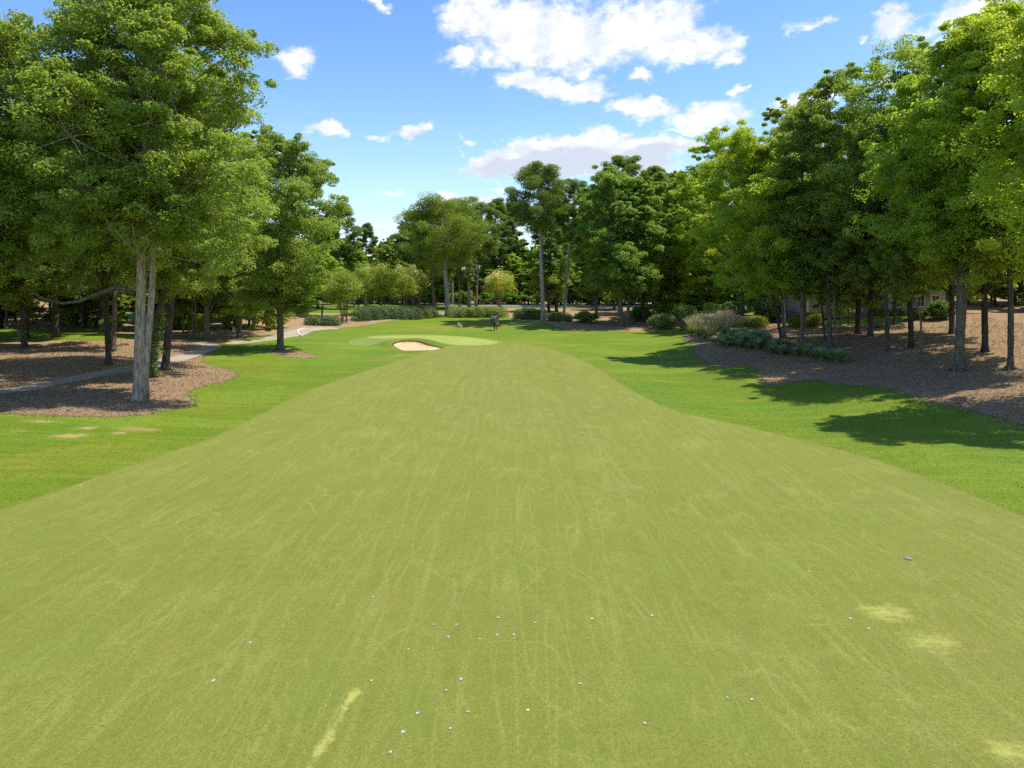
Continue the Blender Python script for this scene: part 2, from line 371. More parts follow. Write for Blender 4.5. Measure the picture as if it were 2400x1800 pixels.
def clip_sheet(name, field, mat, lift, limit=(-140, 140, -45, 330)):
    f = field.ravel()
    cen = VG[TRI[:, 0]]
    ok = (cen[:, 0] > limit[0]) & (cen[:, 0] < limit[1]) & (cen[:, 1] > limit[2]) & (cen[:, 1] < limit[3])
    fs = f[TRI]; pos = fs > 0
    full = TRI[ok & pos.all(1)]; part = TRI[ok & pos.any(1) & ~pos.all(1)]
    A = np.stack([VG[:, 0], VG[:, 1], VG[:, 2]] + list(AT.values()), 1)
    extra = []; tris = []; n0 = len(A); cache = {}
    def cut(i, j):
        k = (min(i, j), max(i, j))
        if k not in cache:
            t = f[i] / (f[i] - f[j]); cache[k] = n0 + len(extra); extra.append(A[i] * (1 - t) + A[j] * t)
        return cache[k]
    for t3 in part:
        P = []
        for q in range(3):
            i, j = t3[q], t3[(q + 1) % 3]
            if f[i] > 0: P.append(i)
            if (f[i] > 0) != (f[j] > 0): P.append(cut(i, j))
        for q in range(1, len(P) - 1): tris.append((P[0], P[q], P[q + 1]))
    A2 = np.vstack([A, np.array(extra)]) if extra else A
    T = np.vstack([full, np.array(tris, int).reshape(-1, 3)])
    used, inv = np.unique(T, return_inverse=True); A2 = A2[used]; T = inv.reshape(-1, 3)
    V = A2[:, :3].copy(); V[:, 2] += lift
    me = mesh_from(name, V, T, [mat], {k: A2[:, 3 + i] for i, k in enumerate(AT)}, smooth=True)
    return tag(link(name, me), kind='structure')


# ------------------------------------------------------------------ ground materials
def geo(t): return t.n('ShaderNodeNewGeometry').outputs['Position']

def turf_common(t, base, kind):
    P = geo(t)
    n1 = t.noise(P, .35, 4, .6); n2 = t.noise(P, 2.2, 4, .6); n3 = t.noise(P, 14, 4, .7); n4 = t.noise(P, 60, 3, .7)
    return P, n1, n2, n3, n4

m_rough, t = new_mat('rough_turf')
P, n1, n2, n3, n4 = turf_common(t, None, 0)
c_ = t.mix(t.ss(n1, .3, .7), (0.1098, 0.1793, 0.0047), (0.1423, 0.2054, 0.0063))
c_ = t.mix(t.m('MULTIPLY', t.ss(n2, .38, .72), .55), c_, (0.0853, 0.1403, 0.0052))
mow = t.noise(t.map(P, sc=(.16, 1.3, 1), rot=(0, 0, .35)), 1., 4, .6, .6)
c_ = t.mix(t.m('MULTIPLY', t.ss(mow, .48, .68), .5), c_, (0.1830, 0.2224, 0.0106))
c_ = t.mix(t.m('MULTIPLY', t.ss(n3, .35, .75), .45), c_, (0.0692, 0.1163, 0.0047))
c_ = t.mix(t.m('MULTIPLY', t.ss(n4, .3, .75), .35), c_, (0.1790, 0.2054, 0.0142))
big = t.noise(t.map(P, sc=(.5, 1.2, 1), rot=(0, 0, .5)), .16, 4, .6, .5)
c_ = t.mix(t.m('MULTIPLY', t.ss(big, .46, .66), .38), c_, (0.2162, 0.2750, 0.0270))
c_ = t.mix(t.m('MULTIPLY', t.ss(big, .50, .36), .45), c_, (0.0874, 0.1850, 0.0126))
mw = t.noise(t.map(P, sc=(.12, 1.6, 1), rot=(0, 0, .55)), 1., 5, .65, .8)
c_ = t.mix(t.m('MULTIPLY', t.ss(mw, .50, .66), .30), c_, (0.2070, 0.2800, 0.0360))
c_ = t.mix(t.m('MULTIPLY', t.ss(mw, .46, .36), .4), c_, (0.0920, 0.1750, 0.0135))
dr = t.m('MULTIPLY', t.attr('dry'), t.ss(t.noise(t.map(P, sc=(.5, 1.8, 1)), 1.1, 5, .65), .35, .62))
c_ = t.mix(dr, c_, (0.2439, 0.2054, 0.0212))
br = t.m('ADD', t.attr('bare'), t.m('MULTIPLY', t.m('SUBTRACT', t.noise(t.map(P, sc=(1, 2, 1)), 2.2, 8, .78), .5), 2.4))
soil = t.mix(t.ss(t.noise(P, .8, 4, .6), .4, .6), (0.4048, 0.3000, 0.1170), (0.3128, 0.2100, 0.0810))
c_ = t.mix(t.m('MULTIPLY', t.ss(br, .25, .8), .9), c_, soil)
sw = t.ss(t.m('ADD', t.attr('bedge'), t.m('MULTIPLY', t.m('SUBTRACT', t.noise(P, 3.2, 6, .8), .5), 1.6)), -.25, .1)
c_ = t.mix(t.m('MULTIPLY', sw, .8), c_, (0.3225, 0.2163, 0.1022))
ed = t.m('MULTIPLY', t.ss(t.m('ABSOLUTE', t.attr('bedge')), .32, .02), .25)
c_ = t.mix(ed, c_, (0.0407, 0.0615, 0.0047))
lip = t.m('MULTIPLY', t.ss(t.attr('sand'), -.34, -.22), 1.)
c_ = t.mix(lip, c_, (0.1057, 0.0444, 0.0070))
h = t.m('ADD', t.m('MULTIPLY', n3, .6), t.m('MULTIPLY', n4, .3)); h = t.m('ADD', h, t.m('MULTIPLY', n2, 1.6))
finish(t, c_, .75, t.bump(h, .8, .10), .15)

def lines(t, P, rot, sx, sy, scale, wdt, seed):
    nz = t.noise(t.map(P, sc=(sx, sy, 1), rot=(0, 0, rot), loc=(seed, seed * 2, 0)), scale, .6, .4, 0)
    return t.ss(t.m('ABSOLUTE', t.m('SUBTRACT', nz, .5)), wdt, 0.)

m_fair, t = new_mat('fairway_turf')
P, n1, n2, n3, n4 = turf_common(t, None, 0)
c_ = t.mix(t.ss(n1, .32, .68), (0.1858, 0.1958, 0.0283), (0.2221, 0.2233, 0.0364))
c_ = t.mix(t.m('MULTIPLY', t.ss(n2, .45, .64), .6), c_, (0.1457, 0.1842, 0.0189))
c_ = t.mix(t.m('MULTIPLY', t.ss(t.noise(P, .13, 4, .55), .48, .65), .3), c_, (0.1784, 0.1923, 0.0163))
# mower and cart tracks, pale where the nap is laid over
tr = lines(t, P, .06, .62, .10, 1., .014, 3.); tr2 = lines(t, P, -.30, .55, .10, 1., .013, 9.); tr3 = lines(t, P, .38, .5, .12, 1.1, .012, 21.)
tr4 = lines(t, P, 1.25, .5, .10, 1.1, .013, 31.); tr5 = lines(t, P, .8, .30, .18, 1., .009, 51.); tr6 = lines(t, P, .12, 1.1, .05, 1., .020, 61.); tr7 = lines(t, P, -.10, 1.2, .05, 1., .020, 71.)
trk = t.m('MAXIMUM', t.m('MAXIMUM', t.m('MAXIMUM', t.m('MAXIMUM', t.m('MAXIMUM', tr, tr6), tr7), tr2), tr3), t.m('MAXIMUM', t.m('MULTIPLY', tr4, .9), t.m('MULTIPLY', tr5, .9)))
trk = t.m('MULTIPLY', trk, t.ss(t.noise(P, .5, 3, .5), .25, .75, .15, 1.))
c_ = t.mix(t.m('MULTIPLY', trk, .40, clamp=True), c_, (0.4032, 0.4194, 0.1283))
dk = lines(t, P, .02, .42, .03, 1.1, .022, 77.)
c_ = t.mix(t.m('MULTIPLY', t.m('MULTIPLY', dk, t.ss(n2, .3, .7)), .8), c_, (0.1275, 0.1545, 0.0163))
st = t.noise(t.map(P, sc=(2.2, .06, 1), rot=(0, 0, .02)), 1., 5, .65, .5)
c_ = t.mix(t.m('MULTIPLY', t.ss(st, .44, .62), .42), c_, (0.1566, 0.1854, 0.0218))
hs = t.noise(t.map(P, sc=(.08, 1.1, 1), rot=(0, 0, .15)), 1., 4, .6, .5)
c_ = t.mix(t.m('MULTIPLY', t.ss(hs, .50, .68), .12), c_, (0.2660, 0.2576, 0.0544))
c_ = t.mix(t.m('MULTIPLY', t.ss(n3, .38, .64), .6), c_, (0.1275, 0.1476, 0.0152))
c_ = t.mix(t.m('MULTIPLY', t.ss(n4, .40, .66), .55), c_, (0.2913, 0.2817, 0.0617))
c_ = t.mix(t.m('MULTIPLY', t.ss(t.noise(P, 30, 6, .8), .47, .60), .55), c_, (0.0874, 0.1065, 0.0108))
mo = t.noise(t.map(P, sc=(1, .55, 1)), .42, 5, .65, .6)
c_ = t.mix(t.m('MULTIPLY', t.ss(mo, .50, .66), .30), c_, (0.1512, 0.1967, 0.0299))
c_ = t.mix(t.m('MULTIPLY', t.ss(mo, .50, .30), .08), c_, (0.3377, 0.3417, 0.0983))
bn = t.m('MULTIPLY', t.attr('brown'), t.ss(t.noise(t.map(P, sc=(1, .5, 1)), 1.3, 5, .7), .38, .62))
c_ = t.mix(t.m('MULTIPLY', bn, .6), c_, (0.2331, 0.1752, 0.0435))
sp = t.m('MULTIPLY', t.ss(t.noise(P, .55, 6, .7), .60, .72), .45); c_ = t.mix(sp, c_, (0.2477, 0.1923, 0.0472))
A_ = np.array(unproject(838, 1612)); B_ = np.array(unproject(712, 1830)); ax = (B_ - A_) / np.linalg.norm(B_ - A_)
sp_ = t.n('ShaderNodeSeparateXYZ'); t.put(sp_.inputs[0], P); rx = t.m('SUBTRACT', sp_.outputs[0], float(A_[0])); ry = t.m('SUBTRACT', sp_.outputs[1], float(A_[1]))
al = t.m('ADD', t.m('MULTIPLY', rx, float(ax[0])), t.m('MULTIPLY', ry, float(ax[1]))); ac = t.m('ABSOLUTE', t.m('ADD', t.m('MULTIPLY', rx, float(-ax[1])), t.m('MULTIPLY', ry, float(ax[0]))))
acw = t.m('ADD', ac, t.m('MULTIPLY', t.m('SUBTRACT', t.noise(P, 4, 6, .75), .5), .35)); scuff = t.m('MULTIPLY', t.m('MULTIPLY', t.ss(acw, .24, .0), t.ss(al, -.3, .3)), t.ss(t.noise(P, 1.3, 4, .6), .25, .6, .25, .9))
pn = t.m('ADD', t.m('MULTIPLY', t.m('MAXIMUM', t.attr('pale'), scuff), 1.05), t.m('MULTIPLY', t.m('SUBTRACT', t.noise(t.map(P, sc=(.6, 1.3, 1), rot=(0, 0, .5)), 3.2, 8, .78), .5), 1.7))
c_ = t.mix(t.m('MULTIPLY', t.ss(pn, .35, 1.1), .85), c_, (0.4371, 0.4121, 0.0979))
ed = t.ss(t.m('ADD', t.attr('edge'), t.m('MULTIPLY', t.m('SUBTRACT', t.noise(P, 5, 6, .8), .5), .5)), .12, .0)
c_ = t.mix(t.m('MULTIPLY', ed, .55), c_, (0.1166, 0.1031, 0.0218))
h = t.m('ADD', t.m('MULTIPLY', n3, .5), t.m('MULTIPLY', n4, .5))
finish(t, c_, .8, t.bump(h, .75, .05), .15)

m_apron, t = new_mat('apron_turf')
P, n1, n2, n3, n4 = turf_common(t, None, 0)
c_ = t.mix(t.ss(n2, .35, .7), (0.1478, 0.2021, 0.0314), (0.1946, 0.2230, 0.0469)); c_ = t.mix(t.m('MULTIPLY', t.ss(n3, .35, .7), .3), c_, (0.1089, 0.1463, 0.0188))
finish(t, c_, .8, t.bump(n3, .4, .04), .2)
m_green, t = new_mat('green_turf')
P, n1, n2, n3, n4 = turf_common(t, None, 0)
c_ = t.mix(t.ss(n1, .35, .7), (0.2554, 0.3004, 0.0507), (0.2903, 0.3178, 0.0686)); c_ = t.mix(t.m('MULTIPLY', t.ss(n2, .4, .7), .3), c_, (0.2323, 0.2690, 0.0507))
finish(t, c_, .8, None, .2)

m_mulch, t = new_mat('pine_straw')
P, n1, n2, n3, n4 = turf_common(t, None, 0)
c_ = t.mix(t.ss(n2, .3, .7), (0.3530, 0.2250, 0.1109), (0.4314, 0.2999, 0.1609))
c_ = t.mix(t.m('MULTIPLY', t.ss(t.noise(t.map(P, sc=(1, 3, 1), rot=(0, 0, .6)), 9, 5, .75), .42, .66), .75), c_, (0.1862, 0.1051, 0.0498))
c_ = t.mix(t.m('MULTIPLY', t.ss(t.noise(t.map(P, sc=(3, 1, 1), rot=(0, 0, .4)), 12, 5, .75), .52, .72), .6), c_, (0.5687, 0.4200, 0.2298))
c_ = t.mix(t.m('MULTIPLY', t.ss(n1, .5, .7), .5), c_, (0.2940, 0.1698, 0.0766))
c_ = t.mix(t.m('MULTIPLY', t.ss(t.noise(P, 26, 3, .8), .60, .70), .7), c_, (0.0882, 0.0550, 0.0269))
br = t.m('ADD', t.attr('bare'), t.m('MULTIPLY', t.m('SUBTRACT', t.noise(P, 1.6, 6, .7), .5), 1.2))
c_ = t.mix(t.ss(br, .45, .7), c_, (0.5490, 0.2500, 0.0918))
gp = t.m('MULTIPLY', t.ss(t.noise(P, .45, 5, .65), .60, .68), .35)
c_ = t.mix(gp, c_, (0.0981, 0.1298, 0.0269))
ge = t.ss(t.m('ADD', t.attr('bedge'), t.m('MULTIPLY', t.m('SUBTRACT', t.noise(P, 3.2, 6, .8), .5), 1.1)), .22, .0)
c_ = t.mix(t.m('MULTIPLY', ge, .85), c_, (0.1070, 0.1916, 0.0207))
h = t.m('ADD', t.noise(P, 18, 5, .8), t.m('MULTIPLY', n2, 1.2))
finish(t, c_, .95, t.bump(h, 1.0, .12), .1)

m_sand, t = new_mat('bunker_sand')
P = geo(t)
c_ = t.mix(t.ss(t.noise(P, 1.8, 5, .65), .38, .62), (0.5733, 0.4199, 0.2370), (0.4979, 0.3360, 0.1749))
c_ = t.mix(t.ss(P.node.outputs[0].node and t.noise(P, .25, 2), .50, .60), c_, (0.5884, 0.4760, 0.3103))
finish(t, c_, .95, t.bump(t.noise(P, 9, 4, .6), .5, .04), .1)
m_path, t = new_mat('path_concrete')
P = geo(t)
c_ = t.mix(t.ss(t.noise(P, .7, 5, .65), .35, .65), (0.3158, 0.2607, 0.1837), (0.3763, 0.3166, 0.2309)); c_ = t.mix(t.m('MULTIPLY', t.ss(t.noise(P, 14, 4, .7), .55, .7), .4), c_, (0.2218, 0.1676, 0.1050))
jn = t.n('ShaderNodeTexWave'); t.put(jn.inputs[0], P); jn.inputs['Scale'].default_value = .12; jn.inputs['Distortion'].default_value = .0
c_ = t.mix(t.m('MULTIPLY', t.ss(jn.outputs['Fac'], .012, 0.), .6), c_, (0.1344, 0.1055, 0.0735))
finish(t, c_, .9, t.bump(t.noise(P, 20, 4), .2, .02), .2)
m_road, t = new_mat('road_asphalt')
P = geo(t); finish(t, t.mix(t.noise(P, 3, 5), (0.2400, 0.2400, 0.2480), (0.3040, 0.2960, 0.2960)), .9, None, .2)
m_kerb, t = new_mat('kerb_concrete')
P = geo(t); finish(t, t.mix(t.noise(P, 4, 5), (.52, .50, .46), (.66, .63, .58)), .85, None, .2)

tag(link('ground', mesh_from('ground', VG, TRI, [m_rough], AT, smooth=True)), kind='structure')
clip_sheet('mulch_bed', np.minimum(S['mulch'], -S['bunker'] - 1), m_mulch, .010)
clip_sheet('fairway', np.minimum(S['fair'], -S['bunker'] - .5), m_fair, .014)
clip_sheet('green_apron', np.minimum(S['apron'], -S['bunker'] - .5), m_apron, .020)
clip_sheet('putting_green', S['green'], m_green, .028)
clip_sheet('sand_bunker', S['bunker'], m_sand, .012)
clip_sheet('cart_path', S['path'], m_path, .030)
clip_sheet('road', S['road'], m_road, .020)

def ribbon(name, P, w_, h_, mat, off=0.):
    P = np.asarray(P); T = np.gradient(P, axis=0); T /= np.linalg.norm(T, axis=1)[:, None]; Nn = np.stack([-T[:, 1], T[:, 0]], 1)
    rows = []
    for s_, zz in ((-w_ / 2, -.15), (-w_ / 2, h_), (w_ / 2, h_), (w_ / 2, -.15)):
        Q = P + Nn * (off + s_); rows.append(np.column_stack([Q, terrain(Q[:, 0], Q[:, 1]) + zz]))
    V = np.stack(rows, 1).reshape(-1, 3); n = len(P)
    Q = [(4 * i + k, 4 * i + k + 1, 4 * i + 5 + k, 4 * i + 4 + k) for i in range(n - 1) for k in range(3)] + [(0, 3, 2, 1), (4 * n - 4, 4 * n - 3, 4 * n - 2, 4 * n - 1)]
    return tag(link(name, mesh_from(name, V, np.array(Q), [mat])), kind='structure')
def dens_line(P, step):
    seg = np.hypot(*np.diff(P, axis=0).T); s_ = np.concatenate([[0], np.cumsum(seg)]); q = np.arange(0, s_[-1], step)
    return np.column_stack([np.interp(q, s_, P[:, 0]), np.interp(q, s_, P[:, 1])])
RD = dens_line(road_P, 1.0)
ribbon('road_kerb', RD, .5, .16, m_kerb, -3.4)
ribbon('road_kerb_far', RD, .3, .15, m_kerb, 3.35)
kp = poly_w([(716, 769.5), (705, 772), (698, 776), (698, 781), (703, 787), (710, 789)], 2, False)
tag(ribbon('path_kerb', dens_line(kp, .4), .2, .16, m_kerb), kind='structure')


# ------------------------------------------------------------------ plant materials
def leaf_mat(name, dark, light, trans, tw=.38, rough=.45, spec=.5, flower=None):
    m, t = new_mat(name)
    tone = t.attr('tone'); tint = t.n('ShaderNodeObjectInfo').outputs['Color']
    c = t.mix(tone, dark, light)
    if flower is not None: c = t.mix(t.ss(tone, 1.5, 1.6), c, flower)
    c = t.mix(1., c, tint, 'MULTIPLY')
    p = t.n('ShaderNodeBsdfPrincipled'); t.put(p.inputs['Base Color'], c); p.inputs['Roughness'].default_value = rough; p.inputs['Specular IOR Level'].default_value = spec
    tr = t.n('ShaderNodeBsdfTranslucent'); t.put(tr.inputs[0], t.mix(1., t.mix(.0 if flower is None else t.ss(tone, 1.5, 1.6), trans, flower or trans), tint, 'MULTIPLY'))
    mx = t.n('ShaderNodeMixShader'); mx.inputs[0].default_value = tw
    t.t.links.new(p.outputs[0], mx.inputs[1]); t.t.links.new(tr.outputs[0], mx.inputs[2])
    o = t.n('ShaderNodeOutputMaterial'); t.t.links.new(mx.outputs[0], o.inputs[0])
    return m
m_leaf = leaf_mat('broad_leaf', (0.0968, 0.1650, 0.0286), (0.2850, 0.3705, 0.0684), (0.4644, 0.5724, 0.0486), .50)
m_needle = leaf_mat('pine_needle', (0.0605, 0.1265, 0.0264), (0.1881, 0.2850, 0.0513), (0.3240, 0.4104, 0.0540), .38, .6, .15)
m_flower = leaf_mat('myrtle_leaf', (0.0983, 0.1572, 0.0280), (0.2490, 0.3024, 0.0500), (0.3931, 0.4596, 0.0600), .35, .5, .4, (.66, .56, .56))
m_hedge = leaf_mat('hedge_leaf', (0.0649, 0.1198, 0.0308), (0.1867, 0.2482, 0.0570), (0.2406, 0.3135, 0.0432), .25, .45, .5)
m_clip = leaf_mat('clipped_leaf', (.10, .16, .012), (.30, .34, .02), (.34, .38, .02), .3, .5, .4)
m_blade = leaf_mat('grass_blade', (.11, .17, .09), (.26, .33, .18), (.28, .36, .14), .3, .6, .3)
m_plume = leaf_mat('plume_blade', (.26, .24, .08), (.78, .66, .36), (.50, .42, .18), .3, .7, .2)

def bark(name, a, b, sc=1.):
    m, t = new_mat(name)
    P = t.n('ShaderNodeTexCoord').outputs['Object']; tint = t.n('ShaderNodeObjectInfo').outputs['Color']
    f = t.noise(t.map(P, sc=(1, 1, .18)), 9 * sc, 6, .75, .3); g = t.noise(P, 1.2, 4, .6)
    c = t.mix(t.ss(f, .35, .65), a, b); c = t.mix(t.m('MULTIPLY', t.ss(g, .5, .66), .45), c, (.13, .15, .09)); c = t.mix(1., c, tint, 'MULTIPLY')
    finish(t, c, .95, t.bump(f, 1., .12), .1)
    return m
m_bark = bark('oak_bark', (.065, .054, .045), (.22, .195, .165))
m_pbark = bark('pine_bark', (.17, .14, .12), (.42, .37, .33), .8)

def leaves(C, Nn, rng, size, asp=.55, tone=None, fold=.18):
    """C centres, Nn normals -> verts, quads, tone"""
    n = len(C)
    r = rng.normal(size=(n, 3)); T = np.cross(Nn, r); T /= np.linalg.norm(T, axis=1)[:, None] + 1e-9; B = np.cross(Nn, T)
    s = size * rng.uniform(.65, 1.3, n)[:, None]
    V = np.stack([C - T * s * .5, C + B * s * asp * .5 + Nn * s * fold, C + T * s * .5, C - B * s * asp * .5 + Nn * s * fold], 1).reshape(-1, 3)
    Q = np.arange(4 * n).reshape(-1, 4)
    tn = np.repeat(tone if tone is not None else rng.random(n), 4)
    return V, Q, tn

def rdir(rng, n, up=0.):
    v = rng.normal(size=(n, 3)); v[:, 2] += up; return v / (np.linalg.norm(v, axis=1)[:, None] + 1e-9)

def clump_leaves(cen, rad, per, rng, size, asp=.55, flat=.58, shell=.4, upn=.55, tonev=.30):
    """cen (m,3) clump centres with radii rad (m,)"""
    m = len(cen); k = np.repeat(np.arange(m), per)
    dr = rdir(rng, m * per, .25); rr = (shell + (1 - shell) * rng.random(m * per)) * rad[k]
    off = dr * rr[:, None]; off[:, 2] *= flat
    C = cen[k] + off
    Nn = dr * .6 + np.array([0, 0, upn]) + rng.normal(size=(m * per, 3)) * .45; Nn /= np.linalg.norm(Nn, axis=1)[:, None]
    ct = rng.random(m)
    tone = np.clip(.5 + (ct[k] - .5) * .55 + rng.normal(size=m * per) * tonev, 0, 1)
    return leaves(C, Nn, rng, size, asp, tone)

def limb(mb, a, b, r0, r1, rng, sag=.0, n=7, k=5):
    a, b = np.array(a, float), np.array(b, float); tt = np.linspace(0, 1, n)[:, None]
    L = np.linalg.norm(b - a)
    mid = (a + b) / 2 + np.array([0, 0, -sag * L]) + rng.normal(size=3) * L * .07
    P = (1 - tt) ** 2 * a + 2 * tt * (1 - tt) * mid + tt ** 2 * b
    mb.tube(P, np.linspace(r0, r1, n), k, cap=False); return P

def trunk_path(H, lean, rng, n=14, wig=.12):
    tt = np.linspace(0, 1, n)
    P = np.zeros((n, 3)); P[:, 2] = tt * H - .25 * (tt == 0)
    w1, w2 = rng.normal(size=2) * wig, rng.normal(size=2) * wig * .6
    for q in range(2): P[:, q] = lean[q] * (tt ** 1.15) + w1[q] * np.sin(tt * 5.) * tt * 3 + w2[q] * np.sin(tt * 11) * tt * 2
    return P

def broadleaf(name, H, R, hb, r_t, seed, n_lobe=22, n_sub=16, per=180, leaf=.26, lean=(0, 0), coff=(0, 0), prof=0., low=1., mat=None, k=12, twin=None, wig=.12, extra=None, sub=1.):
    """H height, R crown radius, hb crown base height, r_t trunk radius; returns (wood mesh, crown mesh)"""
    rng = np.random.default_rng(seed)
    wood = MB()
    Pt = trunk_path(H * .88, (lean[0] + coff[0], lean[1] + coff[1]), rng, wig=wig)
    tz = Pt[:, 2] / H
    rt = r_t * (1 - tz) ** .8 + .03; rt[0] *= 1.45; rt[1] *= 1.02
    # extra rings low down for the root flare
    ins = np.array([0, .012, .03, .06]) * H * .88
    lo = np.column_stack([np.interp(ins, Pt[:, 2], Pt[:, 0]), np.interp(ins, Pt[:, 2], Pt[:, 1]), ins]); lo[0, 2] = -.25
    PP = np.vstack([lo, Pt[1:]]); RR = np.concatenate([r_t * np.array([1.6, 1.28, 1.08, 1.0]), rt[1:]])
    nl = rng.integers(4, 7); ph = rng.random() * 6
    ff = lambda t_, a_: 1 + .20 * np.maximum(0, 1 - t_ * 6) * np.cos(nl * a_ + ph) + .03 * np.cos(3 * a_ + 9 * t_)
    wood.tube(PP, RR, k, flare=ff)
    if twin:
        for (dx, dy, rr, hh) in twin:
            P2 = trunk_path(hh, (lean[0] + coff[0] + dx * .3, lean[1] + dy * 2.2), rng, wig=.03); P2[:, 0] += dx * (.34 + .30 * sstep(P2[:, 2], 1, 8)); P2[:, 1] += dy
            R2 = rr * (1 - P2[:, 2] / hh) ** .7 + .03; R2[0] *= 1.4; wood.tube(P2, R2, k, flare=ff)
    ch = H - hb
    cen = []; rad = []
    for i in range(n_lobe):
        t_ = (i + .5) / n_lobe
        env = R * (math.sin(math.pi * (t_ * .84 + .12) ** (1. + prof)) ** .55)
        ang = i * 2.39996 + rng.normal() * .3
        lr = (R * rng.uniform(.22, .50) + .35) * (1 - .25 * t_)
        rr = max(0, env - lr * .6) * (rng.uniform(.72, 1.04) if i % 4 else rng.uniform(0, .5))
        z = hb + lr * .5 + t_ * (ch - lr * 1.25)
        px_, py_ = np.interp(z, Pt[:, 2], Pt[:, 0]), np.interp(z, Pt[:, 2], Pt[:, 1])
        cen.append((px_ + rr * math.cos(ang), py_ + rr * math.sin(ang), z)); rad.append(lr)
        za = max(hb * .75, z - rr * .7 - lr * .4)
        ax, ay = np.interp(za, Pt[:, 2], Pt[:, 0]), np.interp(za, Pt[:, 2], Pt[:, 1])
        limb(wood, (ax, ay, za), cen[-1], r_t * .30 * (1 - .6 * t_) + .03, .035, rng, .06)
    cen = np.array(cen); rad = np.array(rad)
    kk = np.repeat(np.arange(n_lobe), n_sub)
    dr = rdir(rng, len(kk), .35); sr = rng.uniform(.45, 1.05, len(kk))
    an_ = rng.uniform(.75, 1.25, (n_lobe, 3)) * np.array([1.05, 1.05, .75]); sc = cen[kk] + dr * (rad[kk] * sr)[:, None] * an_[kk]
    srad = rad[kk] * rng.uniform(.24, .42, len(kk)) * sub + .12
    for j in range(0, len(kk), 3): limb(wood, cen[kk[j]], sc[j], .04, .012, rng, n=4, k=3)
    no = n_lobe * 2                                        # stray sprays that break the outline
    ko = rng.integers(0, n_lobe, no); dd = rdir(rng, no, .5); so_ = cen[ko] + dd * (rad[ko] * rng.uniform(1.05, 1.45, no))[:, None]
    for j in range(no): limb(wood, cen[ko[j]], so_[j], .04, .01, rng, n=4, k=3)
    sc = np.vstack([sc, so_]); srad = np.concatenate([srad, rad[ko] * rng.uniform(.12, .24, no) + .1])
    if extra:                                             # a few hanging sprays: (dx, dy, z, r)
        for (dx, dy, z, r_) in extra:
            ax, ay = np.interp(z + 1, Pt[:, 2], Pt[:, 0]), np.interp(z + 1, Pt[:, 2], Pt[:, 1])
            e = rdir(rng, 14, .2) * r_ * .7 + np.array([dx, dy, z]); sc = np.vstack([sc, e]); srad = np.concatenate([srad, np.full(14, r_ * .35)])
            limb(wood, (ax, ay, min(z + 1.5, H * .8)), (dx, dy, z), r_t * .16, .03, rng, .05)
    V, Q, tn = clump_leaves(sc, srad, int(per * 1.12), rng, leaf * 1.06)
    wm = mesh_from(name + '_wood', np.concatenate(wood.v), [np.concatenate(wood.q)] + ([np.concatenate(wood.t)] if wood.t else []), [m_bark], smooth=True)
    cm = mesh_from(name + '_crown', V, Q, [mat or m_leaf], {'tone': tn})
    return wm, cm

def pine(name, H, R, hb, r_t, seed, n_br=34, per=130, leaf=.40, lean=(0, 0), dome=1., stubs=5, puff=.21, tuft=4):
    rng = np.random.default_rng(seed); wood = MB()
    Pt = trunk_path(H * .97, lean, rng, 16, .06)
    rt = r_t * (1 - Pt[:, 2] / H) ** .55 + .04; rt[0] *= 1.5
    wood.tube(Pt, rt, 10)
    cen = []; rad = []
    for i in range(n_br):
        t_ = (i + .5) / n_br; z = hb + t_ * (H - hb)
        env = R * min(1., (math.sin(math.pi * (.12 + .83 * t_) ** dome)) ** .55) * rng.uniform(.55, 1.08)
        ang = i * 2.39996 + rng.normal() * .35
        x0, y0 = np.interp(z - env * .25, Pt[:, 2], Pt[:, 0]), np.interp(z - env * .25, Pt[:, 2], Pt[:, 1])
        tip = np.array([x0 + env * math.cos(ang), y0 + env * math.sin(ang), z + env * .12])
        Pb = limb(wood, (x0, y0, z - env * .28), tip, .05 + .07 * (1 - t_), .02, rng, .06, n=6, k=4)
        for q in range(tuft):
            c = Pb[-1 - (q % 3)] + rng.normal(size=3) * np.array([.35, .35, .2]) * R * .16; cen.append(c); rad.append(R * puff * rng.uniform(.8, 1.35))
    cen.append((Pt[-1][0], Pt[-1][1], H)); rad.append(R * puff * 1.2)
    for i in range(stubs):
        z = hb * rng.uniform(.55, .98); a_ = rng.random() * 6.28; x0, y0 = np.interp(z, Pt[:, 2], Pt[:, 0]), np.interp(z, Pt[:, 2], Pt[:, 1]); L = rng.uniform(.8, 2.)
        limb(wood, (x0, y0, z), (x0 + L * math.cos(a_), y0 + L * math.sin(a_), z + .2), .05, .015, rng, n=4, k=4)
    V, Q, tn = clump_leaves(np.array(cen), np.array(rad), int(per * 1.35), rng, leaf, .42, .55, .45, .6)
    wm = mesh_from(name + '_wood', np.concatenate(wood.v), [np.concatenate(wood.q), np.concatenate(wood.t)], [m_pbark], smooth=True)
    cm = mesh_from(name + '_crown', V, Q, [m_needle], {'tone': tn})
    return wm, cm

